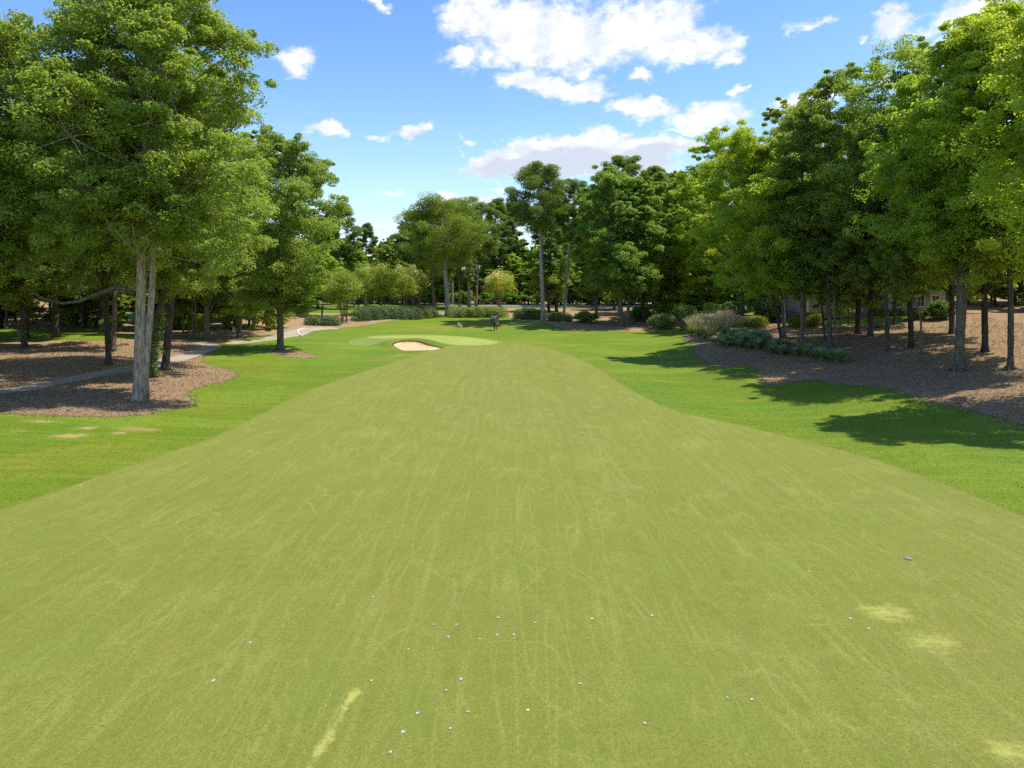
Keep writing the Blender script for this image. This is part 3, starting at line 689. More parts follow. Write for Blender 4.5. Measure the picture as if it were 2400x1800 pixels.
def shrub_mesh(name, H, R, seed, n=60, per=90, leaf=.16, mat=None, stems=4, hb=.0, flat=1., shell=.75, flowers=0.):
    rng = np.random.default_rng(seed); wood = MB()
    dr = rdir(rng, n, .35); rr = rng.uniform(shell, 1., n)
    cz = hb + (H - hb) / 2
    sc = dr * rr[:, None] * np.array([R * .85, R * .85, (H - hb) * .42 * flat]) + np.array([0, 0, cz]); sc[:, 2] = np.maximum(sc[:, 2], hb + .15)
    for i in range(stems):
        a_ = i / stems * 6.28 + rng.random(); top = sc[rng.integers(n)]
        limb(wood, (.12 * R * math.cos(a_), .12 * R * math.sin(a_), -.1), (top[0] * .7, top[1] * .7, max(top[2], cz)), .035 * H ** .5, .015, rng, .0, n=6, k=5)
    V, Q, tn = clump_leaves(sc, np.full(n, R * .26) * rng.uniform(.8, 1.3, n), per, rng, leaf, .55, .8, .4)
    if flowers:
        qn = len(Q); z = V[:, 2].reshape(-1, 4).mean(1); rad_ = np.hypot(*V.reshape(-1, 4, 3).mean(1)[:, :2].T)
        grp = rng.random(n); g = np.repeat(grp < flowers, per) & (rng.random(qn) < .55) & ((z > cz) | (rad_ > R * .8))
        tn = tn.copy(); tn[np.repeat(g, 4)] = 2.
    wm = mesh_from(name + '_stems', np.concatenate(wood.v), [np.concatenate(wood.q)], [m_bark], smooth=True)
    cm = mesh_from(name + '_foliage', V, Q, [mat or m_hedge], {'tone': tn})
    return wm, cm

def place_plant(name, meshes, loc, sc=(1, 1, 1), rz=0., label=None, cat='tree', group=None, tint=(1, 1, 1), btint=(1, 1, 1), parts=('trunk', 'crown')):
    root = empty(name, loc, rz, label, cat, group); root.scale = sc
    for pn, me, tc in zip(parts, meshes, (btint, tint)):
        if me is None: continue
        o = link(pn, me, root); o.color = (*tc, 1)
    return root

def base_at(u, v):
    x, y = unproject(u, v, terrain_raw); return x, y, ground_z(x, y)


# ------------------------------------------------------------------ foreground and middle trees, each its own shape
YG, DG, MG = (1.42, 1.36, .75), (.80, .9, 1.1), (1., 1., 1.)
GR, BK = (1.35, 1.32, 1.3), (.62, .58, .55)
LG, RG, CG = 'trees round the left path', 'trees on the right bank', 'tall trees behind the green'
def hero(u, v, uc, vtop, vcb, rpx, label, seed, rt=.3, tint=MG, bt=(1, 1, 1), kind='oak', name='broadleaf_tree', group=None, at=None, **kw):
    if at: x, y = at; z = ground_z(x, y)
    else: x, y, z = base_at(u, v)
    if group == RG: rt *= .76; vcb += 24
    if group != LG: rpx *= 1.17; vcb += 38 if (kind == 'oak' and v > 0 and vcb < 672) else 10
    if kind == 'pine': rpx *= 1.05
    s = y / F; zt = CAM_H + (HZ - vtop) * s; H = zt - z; hb = CAM_H + (HZ - vcb) * s - z; R = rpx * s; off = (uc - (1200 + F * x / y)) * s
    if kind == 'oak':
        per = kw.pop('per', 150); me = broadleaf(name, H, R, max(hb, 1.2), rt, seed, coff=(off, 0), per=per, **kw)
    else:
        me = pine(name, H, R, hb, rt, seed, lean=(off, 0), **kw)
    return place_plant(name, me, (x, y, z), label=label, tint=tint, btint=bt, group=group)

# left
hero(325, 941, 345, -60, 600, 272, 'huge broadleaf tree with pale grey twin trunk at the front of the left mulch bed', 11, rt=.37, bt=(2.6, 2.35, 2.1), n_lobe=44, n_sub=22, per=112, leaf=.25, prof=.25, group=LG, twin=[(.85, .12, .24, 22)], wig=.02, k=20, sub=.95,
     extra=[(-6.5, -1, 10.5, 2.4), (5.5, -1, 10., 2.2), (-3, -3, 11.5, 2.3), (3.5, -2, 11, 2.2), (8., 0, 12.5, 2.4), (8.2, -2, 15, 2.6)])
hero(0, 0, -20, 25, 665, 230, 'tall broadleaf tree cut off by the left edge of the photo', 12, rt=.45, at=(-37.5, 47.5), n_lobe=30, n_sub=20, per=110, leaf=.26, prof=.2, group=LG)
hero(387, 868, 455, 125, 690, 215, 'dark straight trunked tree just right of the pale twin trunk', 13, rt=.34, bt=BK, n_lobe=28, n_sub=18, per=110, leaf=.27, group=LG)
hero(352, 885, 450, 230, 715, 130, 'ivy clad tree leaning right behind the pale twin trunk', 14, rt=.33, bt=(.7, .7, .55), n_lobe=20, n_sub=16, per=90, leaf=.27, group=LG)
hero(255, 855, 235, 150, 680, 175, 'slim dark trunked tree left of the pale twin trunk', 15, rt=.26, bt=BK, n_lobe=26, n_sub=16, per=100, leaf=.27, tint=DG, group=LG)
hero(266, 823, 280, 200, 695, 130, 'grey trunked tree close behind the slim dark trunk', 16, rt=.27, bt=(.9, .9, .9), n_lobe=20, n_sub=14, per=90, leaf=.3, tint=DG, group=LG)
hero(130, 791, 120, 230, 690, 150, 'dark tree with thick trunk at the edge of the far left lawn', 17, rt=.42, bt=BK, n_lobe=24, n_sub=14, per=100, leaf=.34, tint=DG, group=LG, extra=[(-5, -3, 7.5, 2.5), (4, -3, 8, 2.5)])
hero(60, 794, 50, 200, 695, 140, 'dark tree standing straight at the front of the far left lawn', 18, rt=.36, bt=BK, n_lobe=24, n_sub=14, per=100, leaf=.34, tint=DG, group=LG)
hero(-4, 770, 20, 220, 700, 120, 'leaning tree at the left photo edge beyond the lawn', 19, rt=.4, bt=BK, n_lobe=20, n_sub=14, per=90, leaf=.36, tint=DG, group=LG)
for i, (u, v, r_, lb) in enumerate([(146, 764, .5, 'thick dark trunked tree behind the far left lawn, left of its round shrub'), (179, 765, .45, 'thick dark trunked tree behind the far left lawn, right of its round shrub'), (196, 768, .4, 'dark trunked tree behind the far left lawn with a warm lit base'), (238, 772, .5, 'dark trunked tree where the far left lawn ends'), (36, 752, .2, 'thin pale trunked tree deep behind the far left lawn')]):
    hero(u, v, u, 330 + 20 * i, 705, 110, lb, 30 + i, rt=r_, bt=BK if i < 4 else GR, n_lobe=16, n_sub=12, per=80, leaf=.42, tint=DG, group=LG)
hero(485, 796, 480, 300, 730, 125, 'grey trunked tree beside the bend of the cart path', 21, rt=.45, bt=GR, n_lobe=22, n_sub=14, per=100, leaf=.34, group=LG, extra=[(-5, 0, 5.5, 2.4), (4, -1, 5, 2.2)])
hero(463, 796, 455, 520, 700, 60, 'thin pale sapling nearest the grey trunk by the path bend', 22, rt=.12, bt=GR, n_lobe=12, n_sub=10, per=70, leaf=.3, group=LG)
hero(453, 794, 440, 500, 700, 60, 'thin pale sapling two steps left of the path bend trunk', 23, rt=.11, bt=GR, n_lobe=12, n_sub=10, per=70, leaf=.3, group=LG)
hero(430, 790, 410, 480, 690, 80, 'slender tree in the shade well left of the path bend', 24, rt=.14, bt=GR, n_lobe=14, n_sub=12, per=80, leaf=.34, group=LG)
hero(595, 774, 590, 520, 735, 85, 'small curved trunk tree on the tan mulch rise behind the path', 25, rt=.24, bt=(1, .8, .7), n_lobe=20, n_sub=12, per=90, leaf=.34, group=LG)
hero(657, 821, 664, 312, 738, 146, 'broad crowned tree with straight grey trunk on its own mulch island', 26, rt=.42, bt=(1.05, 1, 1), n_lobe=34, n_sub=18, per=110, leaf=.30, prof=.05, group=LG, k=16, extra=[(3.2, -1, 6., 1.7), (-4, 0, 6.5, 2.2)])
hero(560, 790, 598, 285, 748, 150, 'tree with low hanging leaves behind the grass strip by the path', 27, rt=.3, n_lobe=22, n_sub=14, per=100, leaf=.34, group=LG)
# right
hero(1833, 809, 1738, 300, 640, 130, 'yellow green tree on a dark trunk leaning left behind the ornamental grasses', 41, rt=.22, tint=YG, bt=BK, n_lobe=26, n_sub=16, per=120, leaf=.28, prof=-.05, group=RG)
hero(1839, 791, 1800, 300, 670, 110, 'grey trunked tree just behind the leaning dark trunk', 42, rt=.3, bt=GR, n_lobe=22, n_sub=14, per=110, leaf=.30, tint=(1.15, 1.16, .9), group=RG)
hero(1880, 816, 1880, 250, 660, 100, 'crooked grey trunked tree above the ornamental grass drift', 43, rt=.28, bt=(1.2, 1.15, 1.1), n_lobe=22, n_sub=14, per=110, leaf=.28, group=RG)
hero(1886, 768, 1880, 270, 680, 90, 'straight tree between the yellow clipped hedges', 44, rt=.3, bt=(1.1, 1, 1), n_lobe=18, n_sub=12, per=90, leaf=.36, group=RG)
hero(1933, 797, 1900, 420, 690, 50, 'thin dark sapling leaning beside the flared grey trunk', 45, rt=.12, bt=BK, n_lobe=12, n_sub=9, per=70, leaf=.3, group=RG)
hero(1945, 816, 1935, 165, 650, 118, 'tall tree with flared mossy roots behind the end of the grass drift', 46, rt=.33, bt=(1, 1.05, .95), n_lobe=30, n_sub=16, per=120, leaf=.28, prof=.1, group=RG)
hero(1961, 816, 1945, 480, 690, 45, 'slender pale stem leaning left beside the flared roots', 47, rt=.12, bt=GR, n_lobe=10, n_sub=8, per=70, leaf=.28, group=RG)
hero(1966, 813, 2000, 470, 690, 55, 'slender pale stem leaning right beside the flared roots', 48, rt=.12, bt=GR, n_lobe=12, n_sub=9, per=70, leaf=.28, group=RG)
hero(1988, 764, 1990, 600, 715, 45, 'small bright leaved tree on the lawn in front of the house', 49, rt=.1, tint=YG, n_lobe=12, n_sub=9, per=80, leaf=.24, group=RG)
hero(2011, 783, 2010, 260, 680, 95, 'thick dark trunk standing left at the lawn before the house', 50, rt=.42, bt=BK, n_lobe=22, n_sub=14, per=100, leaf=.32, group=RG)
hero(2040, 788, 2050, 300, 680, 85, 'dark trunked tree right of the thick one before the lawn', 51, rt=.36, bt=(.7, .7, .65), n_lobe=20, n_sub=13, per=100, leaf=.32, group=RG)
hero(2080, 823, 2075, 235, 655, 100, 'mottled black and grey trunk midway along the right bank', 52, rt=.27, bt=(.75, .8, .75), n_lobe=22, n_sub=14, per=110, leaf=.28, group=RG)
hero(2096, 762, 2100, 330, 690, 80, 'slim dark tree close in front of the house', 53, rt=.24, bt=BK, n_lobe=18, n_sub=12, per=80, leaf=.36, group=RG)
hero(2136, 815, 2115, 85, 640, 158, 'tallest airy crowned tree with a black trunk on the right bank', 54, rt=.32, bt=(.5, .5, .45), n_lobe=38, n_sub=15, per=100, leaf=.27, prof=.25, sub=.85, group=RG, tint=(1, 1.05, .95))
hero(2162, 848, 2120, 560, 680, 50, 'thin crooked pale birch like stem leaning left on the right bank', 55, rt=.10, bt=GR, n_lobe=10, n_sub=8, per=60, leaf=.24, group=RG)
hero(2246, 868, 2280, 60, 600, 190, 'big tree with thick lichen grey trunk and flared roots on the right bank', 56, rt=.40, bt=(1.1, 1.15, 1.0), n_lobe=42, n_sub=18, per=120, leaf=.26, prof=.1, group=RG, tint=(1.2, 1.24, .8), k=18, twin=[(.45, .1, .28, 20)])
hero(2231, 783, 2230, 250, 660, 120, 'dark tree in the shade behind the thick lichen grey trunk', 57, rt=.35, bt=BK, n_lobe=20, n_sub=14, per=90, leaf=.36, group=RG)
hero(2309, 825, 2310, 130, 650, 140, 'black trunked tree between the last two trunks on the right', 58, rt=.33, bt=(.5, .5, .45), n_lobe=26, n_sub=15, per=110, leaf=.3, group=RG)
hero(2368, 867, 2390, -30, 590, 200, 'bright leaved tree with slim trunk nearest the right photo edge', 59, rt=.27, bt=(.8, .85, .75), n_lobe=40, n_sub=18, per=115, leaf=.26, tint=YG, group=RG, prof=.15)
hero(0, 0, 2540, -80, 600, 210, 'yellow green crown reaching in from beyond the right photo edge', 60, rt=.4, at=(36.5, 41), n_lobe=30, n_sub=17, per=110, leaf=.27, tint=YG, group=RG)
hero(0, 0, 2200, 330, 640, 110, 'dense mid green tree behind the house corner', 61, rt=.35, at=(64, 100), n_lobe=20, n_sub=13, per=90, leaf=.4, group=RG)
# centre and right centre
hero(1050, 741, 1032, 476, 610, 80, 'thick pale trunked pine growing at the gap between the hedges', 71, rt=.55, kind='pine', name='pine_tree', bt=GR, n_br=60, per=150, group=CG, tint=(1.3, 1.2, .9))
hero(1100, 722, 1092, 468, 600, 52, 'tall pine with bare pale trunk above the middle of the hedge', 72, rt=.42, kind='pine', name='pine_tree', bt=(1.2, 1.05, 1), n_br=40, per=100, leaf=.42, group=CG)
hero(1116, 722, 1130, 480, 600, 46, 'slim pine right beside the bare pale trunk above the hedge', 73, rt=.32, kind='pine', name='pine_tree', bt=(1.2, 1.05, 1), n_br=36, per=100, leaf=.42, group=CG)
hero(1077, 725, 1075, 560, 650, 34, 'short dark pine between the thick pine and the slim pair', 74, rt=.28, kind='pine', name='pine_tree', bt=BK, n_br=26, per=90, leaf=.42, group=CG, tint=DG)
hero(1018, 727, 1000, 500, 640, 55, 'dark trunked pine behind the end of the left dark hedge', 75, rt=.4, kind='pine', name='pine_tree', bt=BK, n_br=44, per=100, leaf=.42, group=CG)
hero(1273, 753, 1262, 392, 530, 64, 'tallest pine with flat topped crown and long bare pale trunk', 76, rt=.46, kind='pine', name='pine_tree', bt=(1.4, 1.3, 1.22), n_br=50, per=150, leaf=.36, group=CG, tint=(1.05, 1, 1), dome=.8)
hero(1321, 752, 1352, 424, 560, 40, 'slim pine whose bare trunk leans right beside the tallest pine', 77, rt=.30, kind='pine', name='pine_tree', bt=(1.15, 1.05, 1), n_br=36, per=95, leaf=.36, group=CG)
hero(1286, 730, 1290, 560, 690, 50, 'ivy covered dark tree right behind the tallest pine', 78, rt=.4, n_lobe=18, n_sub=12, per=80, leaf=.4, tint=DG, group=CG, bt=BK)
hero(1304, 731, 1310, 520, 670, 55, 'dark trunked tree between the tallest pine and the leaning pine', 79, rt=.4, n_lobe=18, n_sub=12, per=80, leaf=.4, tint=(.9, 1, .9), group=CG, bt=BK)
hero(1457, 764, 1440, 385, 690, 88, 'broad dark tree with the left one of two close grey trunks', 80, rt=.36, n_lobe=36, n_sub=16, per=105, leaf=.36, tint=(.88, 1, 1), group=CG, bt=GR)
hero(1470, 763, 1500, 410, 690, 66, 'dark tree with the right one of two close grey trunks', 81, rt=.33, n_lobe=26, n_sub=15, per=100, leaf=.36, tint=(.9, 1, .95), group=CG, bt=GR)
hero(1452, 742, 1470, 372, 470, 46, 'pine whose dark dome tops the broad dark trees', 82, rt=.4, kind='pine', name='pine_tree', n_br=44, per=100, leaf=.4, group=CG, puff=.2)
hero(1398, 744, 1400, 430, 700, 55, 'slender leafy tree left of the two close grey trunks', 83, rt=.3, n_lobe=24, n_sub=14, per=95, leaf=.38, tint=(1, 1.02, .9), group=CG)
hero(1508, 756, 1520, 420, 680, 58, 'tree with thin dark trunk right of the two close grey trunks', 84, rt=.3, n_lobe=22, n_sub=14, per=95, leaf=.38, bt=BK, group=CG)
hero(1551, 742, 1560, 400, 690, 62, 'tree with one pale birch white trunk behind the low dark shrub', 85, rt=.3, n_lobe=26, n_sub=14, per=95, leaf=.38, bt=(1.9, 1.9, 1.7), group=CG)
hero(1590, 742, 1612, 395, 690, 66, 'yellow green tree left of the biggest bright crown', 86, rt=.3, n_lobe=26, n_sub=14, per=100, leaf=.38, tint=(1.4, 1.36, .7), group=CG)
hero(1660, 742, 1690, 300, 670, 92, 'tall light green tree rising behind the round pruned shrubs', 87, rt=.34, n_lobe=34, n_sub=16, per=110, leaf=.36, tint=(1.4, 1.36, .7), group=CG)
hero(1740, 748, 1745, 330, 680, 85, 'broadleaf tree behind the oval clipped hedge', 88, rt=.34, n_lobe=28, n_sub=15, per=100, leaf=.36, tint=(1.1, 1.05, .9), group=CG)
hero(1800, 752, 1840, 240, 660, 92, 'high domed tree behind the dark shrub mass on the right', 89, rt=.36, n_lobe=32, n_sub=15, per=100, leaf=.36, tint=(1.2, 1.1, .8), group=CG)
hero(755, 741, 752, 570, 700, 48, 'bright yellow green tree behind the small dark hedge', 90, rt=.2, n_lobe=20, n_sub=12, per=90, leaf=.32, tint=(1.4, 1.36, .7), group=LG)


# ------------------------------------------------------------------ background woods: shared shapes
random.seed(5)
BV = [broadleaf('wood_tree_a', 24, 6.5, 5, .33, 201, 26, 15, 105, .42), broadleaf('wood_tree_b', 26, 5.5, 6, .31, 202, 26, 15, 100, .42), broadleaf('wood_tree_c', 21, 6.5, 3.0, .3, 203, 26, 15, 105, .42)]
PV = [pine('wood_pine_a', 28, 4.8, 14, .34, 211, 40, 95, .48, puff=.23), pine('wood_pine_b', 30, 4.4, 12, .34, 212, 46, 90, .48, puff=.23), pine('wood_pine_c', 26, 5.2, 13, .34, 213, 42, 95, .48, puff=.23)]
SV = [shrub_mesh('wood_shrub_a', 4.5, 3.0, 221, 46, 60, .40, m_leaf), shrub_mesh('wood_shrub_b', 3.4, 2.8, 222, 44, 60, .36, m_leaf)]

def bgtree(V, x, y, H, label, group, tint=(1, 1, 1), wide=1., cat='tree', name='woodland_tree', parts=('trunk', 'crown'), bt=(.8, .75, .7)):
    k0 = V is not PV and V is not BV and V is not SV
    k = random.randrange(len(V)); s = H / ((28, 30, 26) if V is PV else (24, 26, 21) if V is BV else (21, 21, 21) if k0 else (4.5, 3.4))[k]
    z = ground_z(x, y)
    return place_plant(name, V[k], (x, y, z), (s * wide, s * wide, s), random.random() * 6.28, label, cat, group, tint, bt, parts)

# skyline pieces one can name: u, v top, distance
for (u, vt, Y, kind, lb, wd) in [(795, 486, 185, 'p', 'domed dark pine top on the left skyline', 1.0), (857, 527, 205, 'p', 'lower rounded pine right of the domed one on the left skyline', 1.), (915, 553, 215, 'b', 'small round dark tree in the dip of the skyline', .8),
                             (745, 512, 190, 'b', 'tree crown at the left foot of the domed pine', .9), (830, 560, 200, 'b', 'green tree between the two left skyline pines', .9), (885, 572, 230, 'b', 'pale tree low in the skyline dip', .9),
                             (968, 500, 190, 'p', 'ragged pine at the left end of the centre tree line', 1.2), (1160, 470, 225, 'p', 'pine top between the slim pair and the flat topped pine', 1.1), (1200, 480, 235, 'p', 'hazy pine top left of the flat topped pine', 1.1),
                             (1300, 470, 230, 'p', 'pine far behind the flat topped pine', 1.1), (1390, 440, 210, 'b', 'leafy crown between the leaning pine and the broad dark tree', 1.), (1540, 395, 200, 'p', 'pine crown behind the white trunked tree', 1.2), (1590, 400, 205, 'b', 'dark crown behind the yellow green tree', 1.),
                             (1060, 480, 215, 'p', 'pine crown behind the thick pale trunked pine', 1.1)]:
    x = (u - 1200) / F * Y; H = CAM_H + (HZ - vt) / F * Y - ground_z(x, Y)
    bgtree(PV if kind == 'p' else BV, x, Y, H, lb, 'skyline trees behind the course', (1.1, 1.05, 1) if kind == 'b' else (1, 1, 1), wd, name='pine_tree' if kind == 'p' else 'woodland_tree')

def wood_row(pts, label, group, tints, V=BV, name='woodland_tree', cat='tree', parts=('trunk', 'crown'), wide=1.):
    for (x, y, H) in pts: bgtree(V, x, y, H, label, group, random.choice(tints), wide * random.uniform(.9, 1.15), cat, name, parts)
T3 = [(1.2, 1.2, 1.), (1.25, 1.32, .9), (1.0, 1.1, 1.05), (1.4, 1.42, .8)]
J = lambda a: random.uniform(-a, a)
wood_row([(x + J(1.5), 223 + J(5) , 17 + J(3)) for x in np.arange(-66, 66, 7.5)], 'woodland tree in the belt beyond the far road', 'woodland belt beyond the road', T3)
wood_row([(x + J(1.5), 243 + J(5) , 21 + J(4) - 6 * math.exp(-((x + 45) / 14) ** 2)) for x in np.arange(-150, 150, 10)], 'tree deep in the woodland beyond the far road', 'far woodland behind the belt', T3)
wood_row([(-43 - q * 6 + J(2), 176 + J(14), 15 + J(3)) for q in range(6)], 'mid green tree in the wood left behind the flowering trees', 'left back wood', T3)
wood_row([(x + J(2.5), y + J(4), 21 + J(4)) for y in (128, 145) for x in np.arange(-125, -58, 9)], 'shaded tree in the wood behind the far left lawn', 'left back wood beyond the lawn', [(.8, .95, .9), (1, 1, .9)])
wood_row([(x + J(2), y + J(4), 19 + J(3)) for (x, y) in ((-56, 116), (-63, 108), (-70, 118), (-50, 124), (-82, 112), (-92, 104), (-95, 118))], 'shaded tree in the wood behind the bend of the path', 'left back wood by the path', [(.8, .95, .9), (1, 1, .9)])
wood_row([(x + J(2.5), y + J(4), 22 + J(4)) for (x, y) in ((38, 150), (46, 146), (54, 142), (62, 138), (70, 130), (78, 124), (86, 116), (94, 108), (102, 98), (96, 86), (104, 74), (90, 122), (110, 88), (34, 170), (44, 176), (56, 168), (68, 160), (82, 146), (30, 190), (48, 196))], 'shaded tree in the wood behind the right bank', 'right back wood', T3)
wood_row([(x + J(2.5), y + J(3), 17 + J(3)) for (x, y) in ((82, 84), (80, 70), (72, 60), (86, 60), (60, 50), (64, 40), (78, 96))], 'tree at the top of the right bank near the photo edge', 'trees on top of the right bank', T3)
wood_row([(x + J(2), y + J(2), 3.6 + J(1.2)) for (x, y) in [(q, 120 - abs(q + 75) * .05) for q in np.arange(-112, -52, 5.5)] + [(-52, 112), (-56, 109), (-60, 103), (-48, 118), (-44, 124)]], 'dark understorey shrub at the edge of the left wood', 'understorey shrubs of the left wood', [(.8, .95, .9), (1.1, 1.05, .8)], SV, 'woodland_shrub', 'shrub', ('stems', 'foliage'))
wood_row([(x + J(2), y + J(2), 4.2 + J(1.2)) for (x, y) in [(30, 146), (35, 143), (40, 140), (45, 136), (50, 132), (56, 128), (62, 124), (67, 119), (73, 114), (78, 106), (82, 98), (86, 90), (42, 122), (46, 118), (51, 122)]], 'dark understorey shrub at the edge of the right wood', 'understorey shrubs of the right wood', [(.8, .95, .9), (1, 1., .8)], SV, 'woodland_shrub', 'shrub', ('stems', 'foliage'))
wood_row([(x + J(1.2), 226 + J(3), 11 + J(2.5)) for x in np.arange(-68, 70, 5.2)], 'low leafy tree filling the edge of the far woodland', 'leafy edge of the far woodland', T3, [BV[2]] * 3, wide=1.5)
wood_row([(x + J(1.5), y + J(2), 8.5 + J(2)) for (x, y) in [(66, 42), (67, 50), (69, 58), (72, 66), (74, 74), (77, 82), (80, 90), (84, 96), (90, 100), (74, 50), (80, 62), (84, 74), (90, 86), (98, 92), (88, 112), (84, 120), (80, 110), (76, 116), (92, 106), (96, 112), (72, 122), (58, 122), (64, 118), (70, 112), (76, 106), (50, 128), (44, 134), (38, 138), (33, 150)]], 'low leafy tree under the tall ones behind the right bank', 'low trees behind the right bank', T3, [BV[2]] * 3, wide=1.5)
wood_row([(x + J(1.5), y + J(2), 9.5 + J(2)) for (x, y) in [(-54, 118), (-60, 114), (-66, 126), (-74, 124), (-82, 124), (-90, 122), (-98, 120), (-106, 118), (-114, 114), (-122, 110), (-50, 126), (-58, 134), (-52, 142), (-60, 150), (-54, 162), (-70, 136), (-86, 138), (-102, 134)]], 'low leafy tree filling the left wood behind the lawn', 'low trees in the left wood', [(.85, .97, .9), (1.1, 1.05, .85)], [BV[2]] * 3, wide=1.5)
wood_row([(x + J(2), 219.5 + J(1.2), 4.0 + J(1.)) for x in np.arange(-64, 64, 3.6)] + [(x + J(2), 225 + J(1.2), 5.6 + J(1.)) for x in np.arange(-64, 64, 5)], 'dark undergrowth shrub along the far side of the road', 'undergrowth along the far road', [(.75, .9, .9)], SV, 'woodland_shrub', 'shrub', ('stems', 'foliage'))
wood_row([(x + J(1), 44 + J(2), 24 + J(3)) for x in (-52, -62)] + [(-55, 62, 24), (-66, 70, 25), (-60, 84, 24), (-74, 88, 24)], 'broadleaf tree beyond the left photo edge beside the path', 'trees off the left edge', [(1, 1, .9)])

# ------------------------------------------------------------------ crape myrtles: several stems, rounded blossoming crown
def myrtle(u, v, uc, vt, vb, rpx, label, seed, fl, tint, n=70):
    x, y, z = base_at(u, v); s = y / F; H = CAM_H + (HZ - vt) * s - z; hb = CAM_H + (HZ - vb) * s - z
    me = shrub_mesh('crape_myrtle', H, rpx * s, seed, n, 95, .30, m_flower, 7, max(hb, .8), 1.05, .35, fl)
    place_plant('crape_myrtle', me, (x, y, z), label=label, cat='tree', group='crape myrtles behind the green', tint=tint, btint=(1.5, 1.2, 1.), parts=('stems', 'crown'))
myrtle(806, 755, 818, 632, 722, 56, 'spreading multi stemmed crape myrtle right of the small dark hedge', 301, .10, (1.25, 1.30, 0.68), 90)
myrtle(862, 740, 866, 615, 712, 46, 'crape myrtle rising from the left end of the long dark hedge', 302, .16, (1.38, 1.38, 0.64), 80)
myrtle(895, 737, 905, 612, 708, 50, 'crape myrtle in the middle of the long dark hedge', 303, .12, (1.44, 1.44, 0.56), 80)
myrtle(942, 733, 945, 612, 708, 48, 'crape myrtle with pinkish blossom above the long dark hedge', 304, .28, (1.38, 1.34, 0.68), 80)
myrtle(982, 727, 985, 630, 705, 38, 'rightmost crape myrtle over the long dark hedge', 305, .15, (1.1, 1.05, .9), 70)
myrtle(1172, 722, 1190, 632, 700, 46, 'crape myrtle full of pale pink blossom behind the long light hedge', 306, .55, (1.56, 1.50, 0.64), 80)

# ------------------------------------------------------------------ hedges
def hedge(P0, P1, depth, h, label, seed, tint, mat=m_hedge, leaf=.22, dens=150, rough=.14, cat='hedge', name='hedge', rnd=1.2):
    """rounded-top hedge from P0 to P1 (world) as a leafy volume over a solid inner core"""
    rng = np.random.default_rng(seed)
    P0, P1 = np.array(P0, float), np.array(P1, float); L = np.linalg.norm(P1 - P0); T = (P1 - P0) / L; Nn = np.array([-T[1], T[0]])
    A = (2 * (L + depth) * h + L * depth); n = int(A * dens)
    s_ = rng.uniform(-1, 1, n); a_ = rng.uniform(0, 2 * math.pi, n)
    # superellipsoid surface
    dr = rdir(rng, n, .0); dr[:, 2] = np.abs(dr[:, 2]); p = 4.
    q = (np.abs(dr[:, 0]) ** p + np.abs(dr[:, 1]) ** p + np.abs(dr[:, 2]) ** p) ** (-1 / p)
    Q = dr * q[:, None]; stretch = rng.uniform(-1, 1, n)
    lx = Q[:, 0] * min(depth / 2, L / 2) + stretch * (L / 2 - min(depth / 2, L / 2)); ly = Q[:, 1] * depth / 2; lz = Q[:, 2] * h
    wob_ = rough * (np.sin(lx * 1.3 + seed) + np.sin(lx * 2.9 + ly * 2 + seed * 2)) * .7
    sc = 1 + rng.normal(size=n) * .05
    cx_, cy_ = (P0 + P1) / 2
    X = cx_ + T[0] * lx * 1 + Nn[0] * (ly * sc + wob_ * np.sign(ly)); Y = cy_ + T[1] * lx + Nn[1] * (ly * sc + wob_ * np.sign(ly))
    Z = terrain(X, Y) + np.maximum(.06, lz * sc + wob_ * (lz > h * .5))
    N3 = np.column_stack([T[0] * Q[:, 0] * .3 + Nn[0] * Q[:, 1], T[1] * Q[:, 0] * .3 + Nn[1] * Q[:, 1], Q[:, 2] + .25]) + rng.normal(size=(n, 3)) * .55
    N3 /= np.linalg.norm(N3, axis=1)[:, None]
    tone = np.clip(.45 + .25 * np.sin(lx * 2.1 + lz * 3) + rng.normal(size=n) * .25, 0, 1)
    V, Qd, tn = leaves(np.column_stack([X, Y, Z]), N3, rng, leaf, .6, tone)
    z0 = ground_z(cx_, cy_); V = V - np.array([cx_, cy_, z0])
    root = empty(name, (cx_, cy_, z0), 0, label, cat, 'hedges and clipped shrubs')
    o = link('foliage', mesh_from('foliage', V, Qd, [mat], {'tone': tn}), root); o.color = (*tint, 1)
    # woody core
    m = max(2, int(L / .8)); mb = MB()
    for i in range(m):
        l_ = (-L / 2 + (i + .5) * L / m) * .92; x = cx_ + T[0] * l_; y = cy_ + T[1] * l_; zz = ground_z(x, y) - z0
        for k_ in range(3):
            aa = rng.random() * 6.28; mb.tube([(x - cx_, y - cy_, zz - .1), (x - cx_ + .2 * math.cos(aa), y - cy_ + .2 * math.sin(aa), zz + h * .45), (x - cx_ + depth * .3 * math.cos(aa), y - cy_ + depth * .3 * math.sin(aa), zz + h * .85)], [.04, .03, .015], 4)
    mb.build('stems', m_bark, root)
def W(u, v): return np.array(unproject(u, v))
def hedge_px(u0, v0, u1, v1, hpx, depth, label, seed, tint, back=True, **kw):
    A, B = W(u0, v0), W(u1, v1); T = (B - A) / np.linalg.norm(B - A); Nn = np.array([-T[1], T[0]]) * depth / 2
    Y = (A[1] + B[1]) / 2; hedge(A + Nn, B + Nn, depth, hpx * Y / F, label, seed, tint, **kw)
hedge_px(716, 763, 805, 764, 20, 4.2, 'small dark low hedge left of the spreading crape myrtle', 401, (.95, 1, .95))
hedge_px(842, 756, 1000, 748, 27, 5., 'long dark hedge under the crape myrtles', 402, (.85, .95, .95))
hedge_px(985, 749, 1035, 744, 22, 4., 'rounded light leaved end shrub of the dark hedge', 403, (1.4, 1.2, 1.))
hedge_px(1046, 745, 1194, 745, 22, 4.5, 'long sunlit hedge behind the fan', 404, (1.65, 1.45, 1.))
